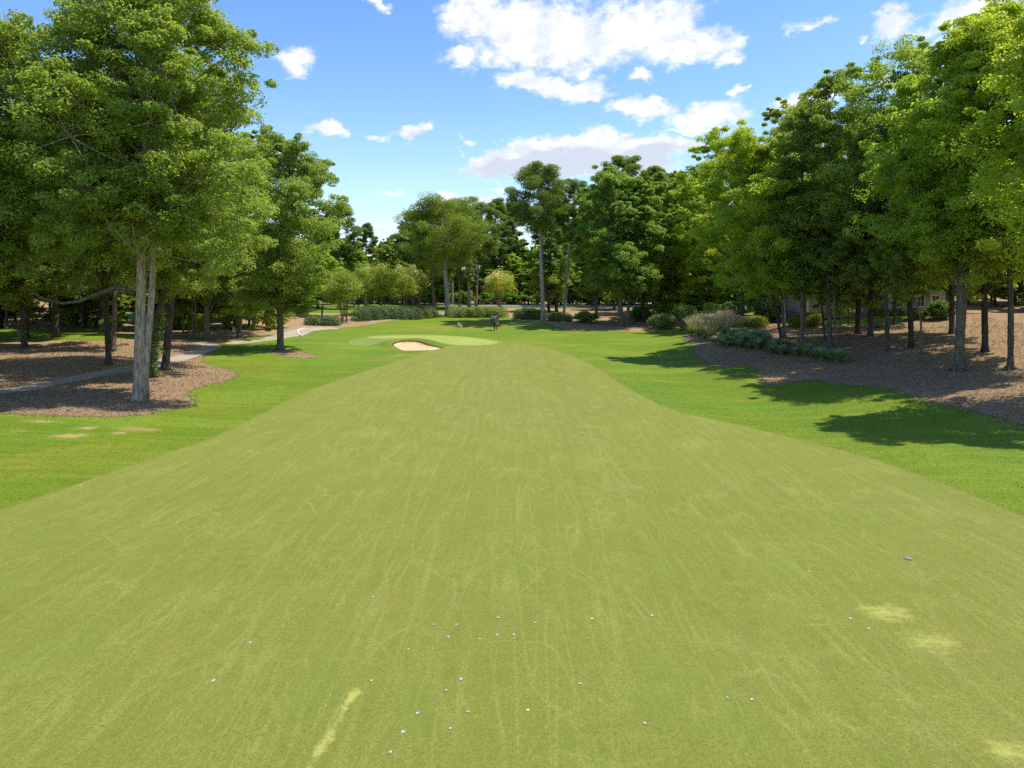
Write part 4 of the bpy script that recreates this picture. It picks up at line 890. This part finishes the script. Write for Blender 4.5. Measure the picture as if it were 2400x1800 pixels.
hedge_px(1195, 748, 1276, 750, 23, 4.5, 'dark hedge between the sunlit hedge and the tallest pine', 405, (.9, 1., .95))
hedge_px(1284, 753, 1344, 755, 17, 4., 'low shrubby hedge running past the leaning pine', 406, (1.1, 1.1, .95))
hedge_px(1703, 771, 1778, 771, 23, 3.0, 'oval clipped yellow green hedge beside the plumed grasses', 407, (1., 1., 1.), mat=m_clip, leaf=.14, dens=330, rough=.04)
hedge_px(1850, 770, 1938, 763, 26, 3.0, 'yellow green clipped hedge seen between the right bank trunks', 408, (.95, .95, 1.), mat=m_clip, leaf=.14, dens=300, rough=.06)
hedge_px(2030, 741, 2110, 741, 12, 1.6, 'low green foundation hedge in front of the house', 409, (1.2, 1.2, .8), leaf=.2)

# shrubs
def shrub(u, v, wpx, hpx, label, seed, tint, mat=m_hedge, stems=5, hbf=.0, n=60, leaf=.18, name='shrub', per=90):
    x, y, z = base_at(u, v); s = y / F
    me = shrub_mesh(name, hpx * s, wpx * s / 2, seed, n, per, leaf, mat, stems, hpx * s * hbf)
    place_plant(name, me, (x, y, z), label=label, cat='shrub', group='shrubs along the beds', tint=tuple(1.18 * q for q in tint), parts=('stems', 'foliage'), btint=(1.3, 1.2, 1))
shrub(1604, 758, 56, 46, 'round topped pruned shrub with bare stems left of its twin', 501, (2.2, 2., 1.1), hbf=.25, n=70, leaf=.22)
shrub(1671, 752, 52, 44, 'taller round pruned shrub right of its twin, behind the plumed grasses', 502, (2.2, 2., 1.1), hbf=.08, n=80, leaf=.22)
shrub(1552, 770, 74, 32, 'low wide dark spreading shrub beside the right bed', 503, (.85, 1.05, 1.), n=90, leaf=.2)
shrub(1572, 771, 28, 20, 'small reddish shrub in front of the dark spreading shrub', 504, (2.3, 1.1, 1.1), n=30, leaf=.15)
shrub(1642, 762, 44, 20, 'reddish brown shrub between the two round pruned shrubs', 505, (2.6, 1.3, 1.2), n=36, leaf=.15)
shrub(1608, 771, 40, 12, 'low pale green shrub at the front under the left pruned shrub', 506, (1.5, 1.4, 1.2), n=36, leaf=.15)
shrub(628, 777, 17, 12, 'tiny dark bush on the tan mulch beside the straight trunk', 507, (.8, 1., .8), n=20, leaf=.22)
shrub(1400, 762, 1, 1, 'x', 1, (1, 1, 1)) if False else None
shrub(162, 768, 26, 40, 'round bright shrub behind the far left lawn between two trunks', 508, (1.9, 1.6, .8), n=44, leaf=.3)
shrub(225, 768, 36, 24, 'pale shrub at the right end of the far left lawn', 509, (1.6, 1.4, .9), n=40, leaf=.3)
shrub(1800, 757, 70, 60, 'tall dark shrub mass between the two clipped hedges', 510, (.8, 1., .9), n=90, leaf=.3)
shrub(2205, 748, 60, 44, 'dark leafy shrub hiding the right corner of the house', 516, (.9, 1., .8), n=60, leaf=.3)
shrub(2150, 748, 44, 26, 'mid green shrub before the house between dark trunks', 517, (1., 1.1, .8), n=44, leaf=.26)
shrub(2072, 744, 30, 22, 'light shrub in front of the house wall', 511, (1.5, 1.3, .8), n=30, leaf=.2)
shrub(1374, 756, 60, 26, 'spreading low bush at the tree line right of the leaning pine', 512, (1., 1.15, .9), n=60, leaf=.26)
shrub(1715, 747, 60, 40, 'dark bush behind the oval clipped hedge', 513, (.8, .95, .9), n=60, leaf=.3)
shrub(1500, 752, 50, 34, 'dark bush in the shade behind the two close grey trunks', 514, (.75, .95, .9), n=60, leaf=.3)
shrub(1640, 742, 70, 44, 'dark bush wall behind the round pruned shrubs', 515, (.7, .9, .9), n=80, leaf=.3)


# ------------------------------------------------------------------ ornamental grasses
def tuft_mesh(seed, H, R, n, mat, plume=0):
    rng = np.random.default_rng(seed); m = 5
    a_ = rng.uniform(0, 6.283, n); out = rng.uniform(.25, 1., n) * R; h = H * rng.uniform(.65, 1.1, n) * (1 - .35 * (out / R) ** 2)
    tt = np.linspace(0, 1, m)
    r = out[:, None] * (tt[None, :] ** 1.6) + .05 * R; z = h[:, None] * (1.45 * tt - .55 * tt ** 3)[None, :]
    x, y = r * np.cos(a_)[:, None], r * np.sin(a_)[:, None]
    w_ = .020 * (1 - tt * .8)[None, :] * np.ones((n, 1)) * (1.0)
    px_, py_ = -np.sin(a_)[:, None] * w_, np.cos(a_)[:, None] * w_
    V = np.stack([np.stack([x + px_, y + py_, z], -1), np.stack([x - px_, y - py_, z], -1)], 2).reshape(-1, 3)
    i = np.arange(n)[:, None] * m * 2; j = np.arange(m - 1)[None, :] * 2
    Q = np.stack([i + j, i + j + 1, i + j + 3, i + j + 2], -1).reshape(-1, 4)
    tn = np.repeat(np.clip(rng.random(n)[:, None] * .6 + tt[None, :] * .35, 0, 1).ravel(), 2)
    me = mesh_from('blades', V, Q, [mat], {'tone': tn})
    pm = None
    if plume:
        k = plume; a2 = rng.uniform(0, 6.28, k); r2 = rng.uniform(.2, 1.05, k) * R; hh = H * rng.uniform(1.0, 1.35, k)
        mb = MB()
        for q in range(k):
            d0 = np.array([math.cos(a2[q]), math.sin(a2[q]), 0])
            p1 = d0 * r2[q] + np.array([0, 0, hh[q]]); p2 = p1 + d0 * .07 + np.array([0, 0, .20])
            mb.tube([d0 * .1, p1 * np.array([.6, .6, .75]), p1], [.005, .004, .004], 3, cap=False)
            mb.tube([p1, (p1 + p2) / 2, p2], [.010, .028, .006], 5, cap=False)
        V = np.concatenate(mb.v); pm = mesh_from('plumes', V, [np.concatenate(mb.q)], [m_plume], {'tone': rng.random(len(V)) * .5 + .5})
    return me, pm
TG = [tuft_mesh(601 + i, .82, 1.0, 560, m_blade) for i in range(3)]
TP = [tuft_mesh(611 + i, 1.0, .7, 300, m_blade, 70) for i in range(2)]
rng = np.random.default_rng(77)
gr_area = poly_w([(1668, 793), (1720, 778), (1765, 786), (1815, 806), (1900, 822), (1945, 832), (1930, 842), (1860, 836), (1790, 828), (1722, 820), (1690, 812), (1664, 804)], 0)
pl_area = poly_w([(1612, 778), (1640, 768), (1700, 767), (1735, 778), (1700, 792), (1664, 800), (1640, 792), (1618, 787)], 0)
def scatter(Pg, sp, seed):
    rng = np.random.default_rng(seed); lo, hi = Pg.min(0), Pg.max(0); out = []
    xs = np.arange(lo[0], hi[0], sp); ys = np.arange(lo[1], hi[1], sp * .9)
    for i, y in enumerate(ys):
        for x in xs:
            q = np.array([x + (i % 2) * sp / 2, y]) + rng.normal(size=2) * sp * .13
            if sdf(q[:1], q[1:], Pg)[0] > 0: out.append(q)
    return out
def put_tuft(q, T_, s, label, group, tint):
    root = empty('ornamental_grass', (q[0], q[1], ground_z(q[0], q[1])), rng.random() * 6.28, label, 'ornamental grass', group); root.scale = (s, s, s * rng.uniform(.9, 1.15))
    o = link('blades', T_[0], root); o.color = (*tint, 1)
    if T_[1]: o = link('plumes', T_[1], root); o.color = (1, 1, 1, 1)
for q in scatter(gr_area, 1.65, 5): put_tuft(q, TG[rng.integers(3)], rng.uniform(1.1, 1.6), 'blue green fountain grass tuft in the drift below the leaning trunks', 'blue green grass tufts', (1.85, 1.7, 1.6))
for q in scatter(pl_area, 1.35, 6): put_tuft(q, TP[rng.integers(2)], rng.uniform(1.5, 1.95), 'straw coloured plumed grass clump by the clipped oval hedge', 'plumed grass clumps', (1.6, 1.5, .8))
x, y, z = base_at(1961, 850); put_tuft(np.array([x, y]), TG[0], 1.9, 'last grass tuft standing alone at the right end of the drift', 'blue green grass tufts', (1.7, 1.65, 1.4))
x, y, z = base_at(1925, 846); put_tuft(np.array([x, y]), TG[1], 1.8, 'large grass tuft second from the right end of the drift', 'blue green grass tufts', (1.7, 1.65, 1.4))


# ------------------------------------------------------------------ fan, flag, house and small things
def plain(name, c, rough=.6, metal=0., spec=.4, var=.12):
    m, t = new_mat(name); P = t.n('ShaderNodeTexCoord').outputs['Object']
    c2 = tuple(q * (1 - var * 2) for q in c)
    finish(t, t.mix(t.ss(t.noise(P, 3, 5, .65), .35, .65), c, c2), rough, None, spec, metal); return m
m_fang = plain('fan_green', (.09, .13, .115), .5); m_fanr = plain('fan_rust', (.30, .17, .14), .7); m_dark = plain('dark_metal', (.02, .025, .022), .5)
m_white = plain('white_paint', (.78, .77, .72), .6); m_yel = plain('flag_yellow', (.88, .85, .30), .7); m_tan = plain('utility_tan', (.36, .33, .20), .7)

x, y, z = base_at(1159, 774.5)
s = 1.22
fan = empty('green_fan', (x, y, z), math.radians(-24), 'dark green turf fan on a post on the slope behind the green', 'fan')
def ring(mb, cx, r, k=28, w_=.03, cz=0.):
    a_ = np.linspace(0, 2 * math.pi, k + 1); mb.tube(np.column_stack([np.full(k + 1, cx), r * np.cos(a_), cz + r * np.sin(a_)]), w_, 5, cap=False)
cz = 1.62 * s; Rf = .66 * s; Lf = .42 * s
hs = MB()
k = 32; a_ = np.arange(k) / k * 6.2832
for (xa, xb, ra, rb) in ((-Lf, Lf, Rf * .93, Rf),):
    V = []
    for xx, rr in ((xa, ra), (xb, rb), (xb, rb - .04), (xa, ra - .04)): V += [(xx, rr * math.cos(q), cz + rr * math.sin(q)) for q in a_]
    Q = [(r_ * k + i, r_ * k + (i + 1) % k, ((r_ + 1) % 4) * k + (i + 1) % k, ((r_ + 1) % 4) * k + i) for r_ in range(4) for i in range(k)]
    hs.add(V, Q)
hs.build('housing', m_fang, fan, smooth=False)
g = MB()
for r_ in (.2, .35, .5, .62): ring(g, Lf + .05, r_ * s, w_=.010, cz=cz)
for q in np.linspace(0, 2 * math.pi, 12, endpoint=False): g.tube([(Lf + .05, 0, cz), (Lf + .05, Rf * math.cos(q), cz + Rf * math.sin(q))], .012, 4)
ring(g, Lf + .03, Rf + .01, w_=.035, cz=cz)
g.build('front_guard', m_fanr, fan)
g = MB()
for r_ in (.2, .4, .58): ring(g, -Lf - .03, r_ * s, w_=.010, cz=cz)
for q in np.linspace(0, 2 * math.pi, 10, endpoint=False): g.tube([(-Lf - .03, 0, cz), (-Lf - .03, Rf * .92 * math.cos(q), cz + Rf * .92 * math.sin(q))], .012, 4)
g.build('rear_guard', m_dark, fan)
b = MB()
for q in range(4):
    an = q * math.pi / 2 + .4; c0, s0 = math.cos(an), math.sin(an)
    V = [(.02, .08 * c0 - .07 * s0, cz + .08 * s0 + .07 * c0), (.10, .54 * s * c0 - .14 * s0, cz + .54 * s * s0 + .14 * c0), (-.04, .54 * s * c0 + .14 * s0, cz + .54 * s * s0 - .14 * c0), (-.02, .08 * c0 + .07 * s0, cz + .08 * s0 - .07 * c0)]
    b.add(V + [(a1 + .02, b1, c1) for a1, b1, c1 in V], [(0, 1, 2, 3), (7, 6, 5, 4), (0, 4, 5, 1), (1, 5, 6, 2), (2, 6, 7, 3), (3, 7, 4, 0)])
b.build('blades', m_white, fan)
mt = MB(); mt.tube([(-.25 * s, 0, cz), (.05 * s, 0, cz)], .13 * s, 14); mt.build('motor', m_dark, fan, smooth=False)
p = MB(); p.tube([(0, 0, -.2), (0, 0, cz - Rf * .92)], .085 * s, 12); p.box((0, 0, cz - Rf - .01), (.5 * s, .3 * s, .10)); p.build('post', m_dark, fan)
p = MB(); p.tube([(.25, .35, cz - Rf * .6), (.30, .5, .6 * s), (.28, .5, -.1)], .03, 6); p.box((.28, .5, .35), (.18, .14, .4)); p.build('control_box', m_dark, fan)

x, y = unproject(1073.5, 786.5); z = ground_z(x, y)
fl = empty('flagstick', (x, y, z), 0, 'golf flagstick with small yellow flag at the back of the putting green', 'flag')
p = MB(); p.tube([(0, 0, -.1), (0, 0, 2.35)], .03, 8); p.build('pole', plain('pole_pale', (.55, .50, .30), .5), fl)
nn, mm = 9, 7; V = []
for i in range(nn):
    for j in range(mm):
        a1, b1 = i / (nn - 1), j / (mm - 1)
        V.append((.03 + .72 * a1 * (1 - .1 * b1), .05 * math.sin(a1 * 7 + b1) * a1, 2.3 - .60 * b1 - .50 * a1 ** 1.3))
n0 = len(V); V = V + [(a1, b1 + .012, c1) for a1, b1, c1 in V]
Q = [(i * mm + j, (i + 1) * mm + j, (i + 1) * mm + j + 1, i * mm + j + 1) for i in range(nn - 1) for j in range(mm - 1)]; Q += [tuple(n0 + q for q in qq[::-1]) for qq in Q]
p = MB(); p.add(V, Q); p.build('flag', m_yel, fl, smooth=True)

# utility post and box by the left woods
x, y, z = base_at(547, 786)
up = empty('marker_post', (x, y, z), 0, 'white marker post left of the tan box at the wood edge', 'post')
p = MB(); p.tube([(0, 0, -.1), (0, 0, .55)], .035, 8); p.build('post', m_dark, up); p = MB(); p.box((0, 0, .95), (.24, .12, .85), 0, .96); p.build('sign_panel', m_white, up)
x, y, z = base_at(556, 782)
ub = empty('utility_box', (x, y, z), .2, 'tan green utility box at the edge of the wood by the path', 'utility box')
p = MB(); p.box((0, 0, .42), (.80, .55, .84), 0, .97); p.build('cabinet', m_tan, ub); p = MB(); p.box((0, 0, .87), (.86, .62, .06)); p.build('lid', m_tan, ub); p = MB(); p.box((0, 0, -.02), (.95, .7, .14)); p.build('plinth', m_kerb, ub)

# low spreading limb of the big left tree
x0, y0 = unproject(325, 941); s = y0 / F
def pt(u, v, dy=0.): return np.array([(u - 1200) * s, y0 + dy, CAM_H + (HZ - v) * s])
root = [o for o in bpy.data.objects if o.get('label', '').startswith('huge broadleaf')][0]
mb = MB()
Pn = np.array([pt(318, 690, 0), pt(300, 678, -.4), pt(285, 673, -.7), pt(262, 684, -1.), pt(240, 694, -1.3), pt(215, 706, -1.6), pt(190, 710, -1.9), pt(165, 707, -2.), pt(145, 696, -2.2), pt(128, 682, -2.4), pt(115, 672, -2.6)]) - np.array(root.location)
mb.tube(Pn, np.linspace(.20, .05, len(Pn)), 8)
mb.tube([Pn[5], Pn[5] + (.2, 0, .7), Pn[5] + (.5, .2, 1.5)], [.08, .05, .03], 6); mb.tube([Pn[8], Pn[8] + (-.4, 0, -.2), Pn[8] + (-1.4, .2, .1)], [.06, .04, .02], 6)
o = mb.build('low_limb', m_bark, root, smooth=True); o.color = (.9, .85, .7, 1); tag(o, 'long low limb curving left from the twin trunk')
ivy = np.random.default_rng(3); 
# ivy on the leaning trunk's foot is a plant of its own
x, y, z = base_at(352, 885); hh = np.linspace(0, 6, 26); C = np.column_stack([.5 + hh * .12 + ivy.normal(size=26) * .1, -.35 + ivy.normal(size=26) * .12, hh * .9 + .3]); 
V, Q, tn = clump_leaves(C, np.full(26, .42), 60, ivy, .16); 
iv = link('ivy', mesh_from('ivy', V, Q, [m_hedge], {'tone': tn}), None, (x, y, z)); iv.color = (1.2, 1.3, .8, 1); tag(iv, 'ivy climbing the leaning trunk behind the pale twin trunk', 'ivy')

# house behind the right bank
m_wall = None
m_wall, t = new_mat('house_siding')
P = t.n('ShaderNodeTexCoord').outputs['Object']; wv = t.n('ShaderNodeTexWave', bands_direction='Z'); t.put(wv.inputs[0], P); wv.inputs['Scale'].default_value = 1.6
finish(t, t.mix(t.ss(t.noise(P, .8, 4), .3, .7), (.42, .36, .27), (.36, .31, .23)), .8, t.bump(wv.outputs['Fac'], .4, .03), .2)
m_glass, t = new_mat('window_glass'); finish(t, (.03, .04, .05), .08, None, .6)
m_roofm, t = new_mat('roof_shingle'); P = t.n('ShaderNodeTexCoord').outputs['Object']; finish(t, t.mix(t.noise(P, 6, 5, .7), (.10, .09, .085), (.20, .18, .17)), .95, None, .1)
m_brick, t = new_mat('base_brick'); P = t.n('ShaderNodeTexCoord').outputs['Object']; bt_ = t.n('ShaderNodeTexBrick'); t.put(bt_.inputs[0], P); bt_.inputs['Scale'].default_value = 4; bt_.inputs['Color1'].default_value = (.34, .20, .15, 1); bt_.inputs['Color2'].default_value = (.26, .15, .11, 1); bt_.inputs['Mortar'].default_value = (.4, .37, .33, 1); finish(t, bt_.outputs[0], .9)
hy = 106.; hx0, hx1 = (1890 - 1200) / F * hy, (2235 - 1200) / F * hy; hz = ground_z((hx0 + hx1) / 2, hy) - .2; L = hx1 - hx0
hs_ = empty('house', ((hx0 + hx1) / 2, hy, hz), 0, 'cream sided house with white window trim behind the right bank trees', 'house')
p = MB(); p.box((0, 5, 3.6), (L, 10, 6.0)); p.box((3.6, -.9, 3.6), (6.4, 1.8, 6.0)); p.build('wall', m_wall, hs_)
p = MB(); p.box((0, 5, .2), (L + .1, 10.1, .9)); p.box((3.6, -.95, .2), (6.5, 1.9, .9)); p.build('foundation', m_brick, hs_)
p = MB(); e = .6; p.add([(-L / 2 - e, -e, 6.6), (L / 2 + e, -e, 6.6), (L / 2 + e, 10 + e, 6.6), (-L / 2 - e, 10 + e, 6.6), (-L / 2 + 3.5, 5, 10.2), (L / 2 - 3.5, 5, 10.2)], [(0, 1, 5, 4), (2, 3, 4, 5), (3, 2, 1, 0)], [(1, 2, 5), (3, 0, 4)])
roof = p.build('roof', m_roofm, hs_)
p = MB(); p.box((L / 2 - 5, 7, 9.6), (1.2, .9, 2.6)); p.build('chimney', m_brick, roof)
for fx, fy in [(-L / 2 + 2.2, 0), (-L / 2 + 5.2, 0), (-2.6, 0), (2.0, -1.8), (5.2, -1.8), (8.6, 0)]:
    for zc in (2.4, 5.2):
        wn = MB(); 
        for (cx_, cz_, sx, sz) in ((0, .85, 1.3, .12), (0, -.85, 1.3, .12), (-.6, 0, .12, 1.6), (.6, 0, .12, 1.6), (0, 0, .05, 1.6), (0, 0, 1.1, .05)): wn.box((fx + cx_, fy - .06, zc + cz_), (sx, .12 if sx * sz > .1 else .08, sz))
        wo_ = wn.build('window', m_white, hs_)
        gl = MB(); gl.box((fx, fy - .015, zc), (1.08, .03, 1.58)); gl.build('pane', m_glass, wo_)
for fx in (-L / 2 + .15, .4 - .05, 6.8 - .05, L / 2 - .15):
    p = MB(); p.box((fx, -.08 if abs(fx) > 7 else -1.88, 3.6), (.28, .16, 5.9)); p.build('corner_board', m_white, hs_)
p = MB(); p.box((-.9, -.05, 1.75), (1.1, .1, 2.2)); dr_ = p.build('door', plain('door_brown', (.12, .06, .04)), hs_); p = MB(); p.box((-.5, -.13, 1.7), (.05, .08, .12)); p.build('handle', m_dark, dr_)

# fallen log, sticks, stones
m_log = bark('log_bark', (.10, .08, .06), (.28, .22, .17))
x, y, z = base_at(2060, 768)
p = MB(); p.tube([(-.9, 0, .22), (-.3, .05, .30), (.4, 0, .26), (1.0, -.1, .18)], [.26, .30, .27, .18], 10); p.tube([(.3, 0, .3), (.8, .2, .7)], [.08, .05], 6)
tag(p.build('fallen_log', m_log, None, True, (x, y, z)), 'short fallen log lying at the lawn edge between dark trunks', 'log')
for i, (u, v, L_, an, lb) in enumerate([(2290, 880, 2.6, .5, 'fallen pale branch at the right of the flared grey roots'), (2330, 893, 2.2, .9, 'thin forked stick lying below the last trunks on the right bank'), (2170, 822, 2.0, 2.3, 'stick lying uphill of the crooked pale stem'), (1850, 812, 1.3, .3, 'short stick in the mulch beside the crooked grey trunk'), (290, 808, 2.4, 2.6, 'fallen branch in the shade behind the pale twin trunk'), (2400, 880, 2., .2, 'stick at the right photo edge in the mulch')]):
    x, y, z = base_at(u, v); r_ = np.random.default_rng(700 + i); p = MB()
    ts = np.linspace(-.5, .5, 7); Pp = np.column_stack([ts * L_ * math.cos(an), ts * L_ * math.sin(an), .05 + .10 * np.abs(np.sin(ts * 5)) + r_.random(7) * .05]); Pp[:, 2] += terrain(x + Pp[:, 0], y + Pp[:, 1]) - z
    p.tube(Pp, np.linspace(.05, .015, 7), 6); p.tube([Pp[3], Pp[3] + (.25, .35, .15), Pp[3] + (.4, .8, .2)], [.03, .02, .01], 5); p.tube([Pp[4], Pp[4] + (.2, -.3, .1)], [.02, .01], 5)
    o = p.build('fallen_branch', m_log, None, False, (x, y, z)); o.color = (1.8, 1.7, 1.5, 1); tag(o, lb, 'branch', 'fallen sticks on the beds')

# pale leaves lying on the fairway
m_fl = plain('dry_leaf', (.48, .49, .42), .8, var=.15)
leafdef = [(870, 1601), (1017, 1466), (1070, 1466), (1050, 1496), (1080, 1595), (1045, 1624), (978, 1678), (1096, 1674), (1236, 1670), (1055, 1712), (945, 1720), (915, 1767), (1511, 1701), (1359, 1606), (957, 1525), (1124, 1502), (1165, 1491), (1168, 1450), (1255, 1462), (1204, 1491), (1387, 1452), (1528, 1446),
           (586, 1510), (874, 1403), (500, 1600), (1163, 1303), (1085, 1158), (1705, 1640), (1897, 1343), (1993, 1454), (2035, 1476), (1762, 1645), (690, 1260), (415, 1228)]
for i, (u, v) in enumerate(leafdef):
    x, y = unproject(u, v); r_ = np.random.default_rng(900 + i); z = ground_z(x, y) + .016
    k = 14; an = np.arange(k) / k * 6.2832; rr = np.where(np.arange(k) % 2, .020, .045) * r_.uniform(.75, 1.3, k) * r_.uniform(.8, 1.25)
    V = np.column_stack([rr * np.cos(an), rr * np.sin(an), .006 + .014 * r_.random(k)]); V = np.vstack([V, [[0, 0, .018]], V - [0, 0, .006], [[0, 0, .012]]])
    T_ = [(k, j, (j + 1) % k) for j in range(k)] + [(2 * k + 1, k + 1 + (j + 1) % k, k + 1 + j) for j in range(k)]
    Q_ = [(j, k + 1 + j, k + 1 + (j + 1) % k, (j + 1) % k) for j in range(k)]
    p = MB(); p.add(V, Q_, T_); o = p.build('fallen_leaf', m_fl, None, False, (x, y, z)); o.rotation_euler = (0, 0, r_.random() * 6.28)
    tag(o, 'small pale grey curled leaf lying on the mown fairway', 'leaf', 'dry leaves on the fairway')
x, y = unproject(2130, 1312); p = MB(); aa = np.linspace(0, 6.2832, 17)[:-1]
p.tube([(0, 0, -.05), (0, 0, .028)], [.13, .12], 18); o = p.build('sprinkler_head', plain('lid_grey', (.20, .20, .19)), None, False, (x, y, ground_z(x, y) + .014)); tag(o, 'round grey sprinkler cover set in the right side of the fairway', 'sprinkler cover')

# ------------------------------------------------------------------ loose ground cover nobody could count
def ground_cover(name, n, box_, keep, size, mat, label, cat, seed, up, tint):
    rng = np.random.default_rng(seed)
    X = rng.uniform(box_[0], box_[1], n); Y = box_[2] + (box_[3] - box_[2]) * rng.random(n) ** 1.4
    k = keep(X, Y); X, Y = X[k], Y[k]; n = len(X); Z = terrain(X, Y)
    if up:
        a = rng.uniform(0, 6.28, n); h = size * rng.uniform(.6, 1.5, n); w_ = size * .35
        dx, dy = np.cos(a) * w_, np.sin(a) * w_; lx, ly = rng.normal(size=n) * h * .4, rng.normal(size=n) * h * .4
        V = np.stack([np.stack([X - dx, Y - dy, Z], 1), np.stack([X + dx, Y + dy, Z], 1), np.stack([X + lx + dx * .3, Y + ly + dy * .3, Z + h], 1), np.stack([X + lx - dx * .3, Y + ly - dy * .3, Z + h], 1)], 1).reshape(-1, 3)
        Q = np.arange(4 * n).reshape(-1, 4); tn = np.repeat(rng.random(n), 4)
    else:
        Nn = np.array([0, 0, 1.]) + rng.normal(size=(n, 3)) * .5; Nn /= np.linalg.norm(Nn, axis=1)[:, None]
        V, Q, tn = leaves(np.column_stack([X, Y, Z + size * .45]), Nn, rng, size, .45)
    o = link(name, mesh_from(name, V, Q, [mat], {'tone': tn})); o.color = (*tint, 1)
    return tag(o, label, cat, kind='stuff')
from_grid = lambda F_: (lambda X, Y: F_[np.clip(np.searchsorted(gy, Y), 0, ny - 1), np.clip(np.searchsorted(gx, X), 0, nx - 1)])
fB = from_grid(bare)
fF, fM, fP = from_grid(S['fair']), from_grid(S['mulch']), from_grid(S['path'])
m_fblade = leaf_mat('fairway_blade', (.11, .14, .030), (.36, .38, .13), (.30, .35, .08), .3, .7, .1)
ground_cover('fairway_grass', 260000, (-19, 19, 11, 30), lambda X, Y: (fF(X, Y) > .05) & (np.abs(X) < Y * .78 + 1), .020, m_fblade, 'short mown fairway grass blades', 'grass', 33, True, (1, 1, 1))
m_litter = leaf_mat('leaf_litter', (.12, .082, .055), (.46, .36, .27), (.3, .2, .12), .15, .9, .1)
m_tuft = leaf_mat('rough_blade', (.11, .175, .014), (.22, .30, .034), (.27, .36, .03), .35, .6, .15)
ground_cover('rough_grass', 95000, (-42, 42, 20, 75), lambda X, Y: (fF(X, Y) < -.05) & (fB(X, Y) < .25) & (fM(X, Y) < -.1) & (fP(X, Y) < -.2) & (np.abs(X) < Y * .8 + 2), .046, m_tuft, 'longer rough grass beside the fairway', 'grass', 31, True, (1.2, 1.1, .9))
ground_cover('leaf_litter', 130000, (-60, 62, 36, 105), lambda X, Y: (fM(X, Y) > -.5) & (fP(X, Y) < -.3) & (np.abs(X) < Y * .8 + 3), .15, m_litter, 'loose dry leaves and pine straw on the mulch beds', 'leaf litter', 32, False, (1, 1, 1))
def roots(u, v, n, L_, r0, seed, rootlabel):
    par = [o for o in bpy.data.objects if o.get('label', '').startswith(rootlabel)][0]; rr = np.random.default_rng(seed); mb = MB(); x, y, z = par.location
    for i in range(n):
        a = i / n * 6.28 + rr.normal() * .3; ts = np.linspace(0, 1, 7); ll = L_ * rr.uniform(.6, 1.2)
        px_, py_ = x + math.cos(a) * (.18 + ts * ll) + np.sin(ts * 4 + i) * .1, y + math.sin(a) * (.18 + ts * ll)
        mb.tube(np.column_stack([px_ - x, py_ - y, terrain(px_, py_) - z + .34 * (1 - ts) ** 3 + .03 - .06 * ts]), r0 * (1 - ts * .85), 6)
    o = mb.build('roots', m_bark, par, smooth=True); o.color = (1.4, 1.3, 1.15, 1)
roots(0, 0, 7, 1.6, .13, 1, 'big tree with thick lichen'); roots(0, 0, 6, 1.1, .10, 2, 'tall tree with flared mossy'); roots(0, 0, 6, 1.0, .09, 3, 'bright leaved tree with slim trunk'); roots(0, 0, 7, .8, .12, 4, 'huge broadleaf')
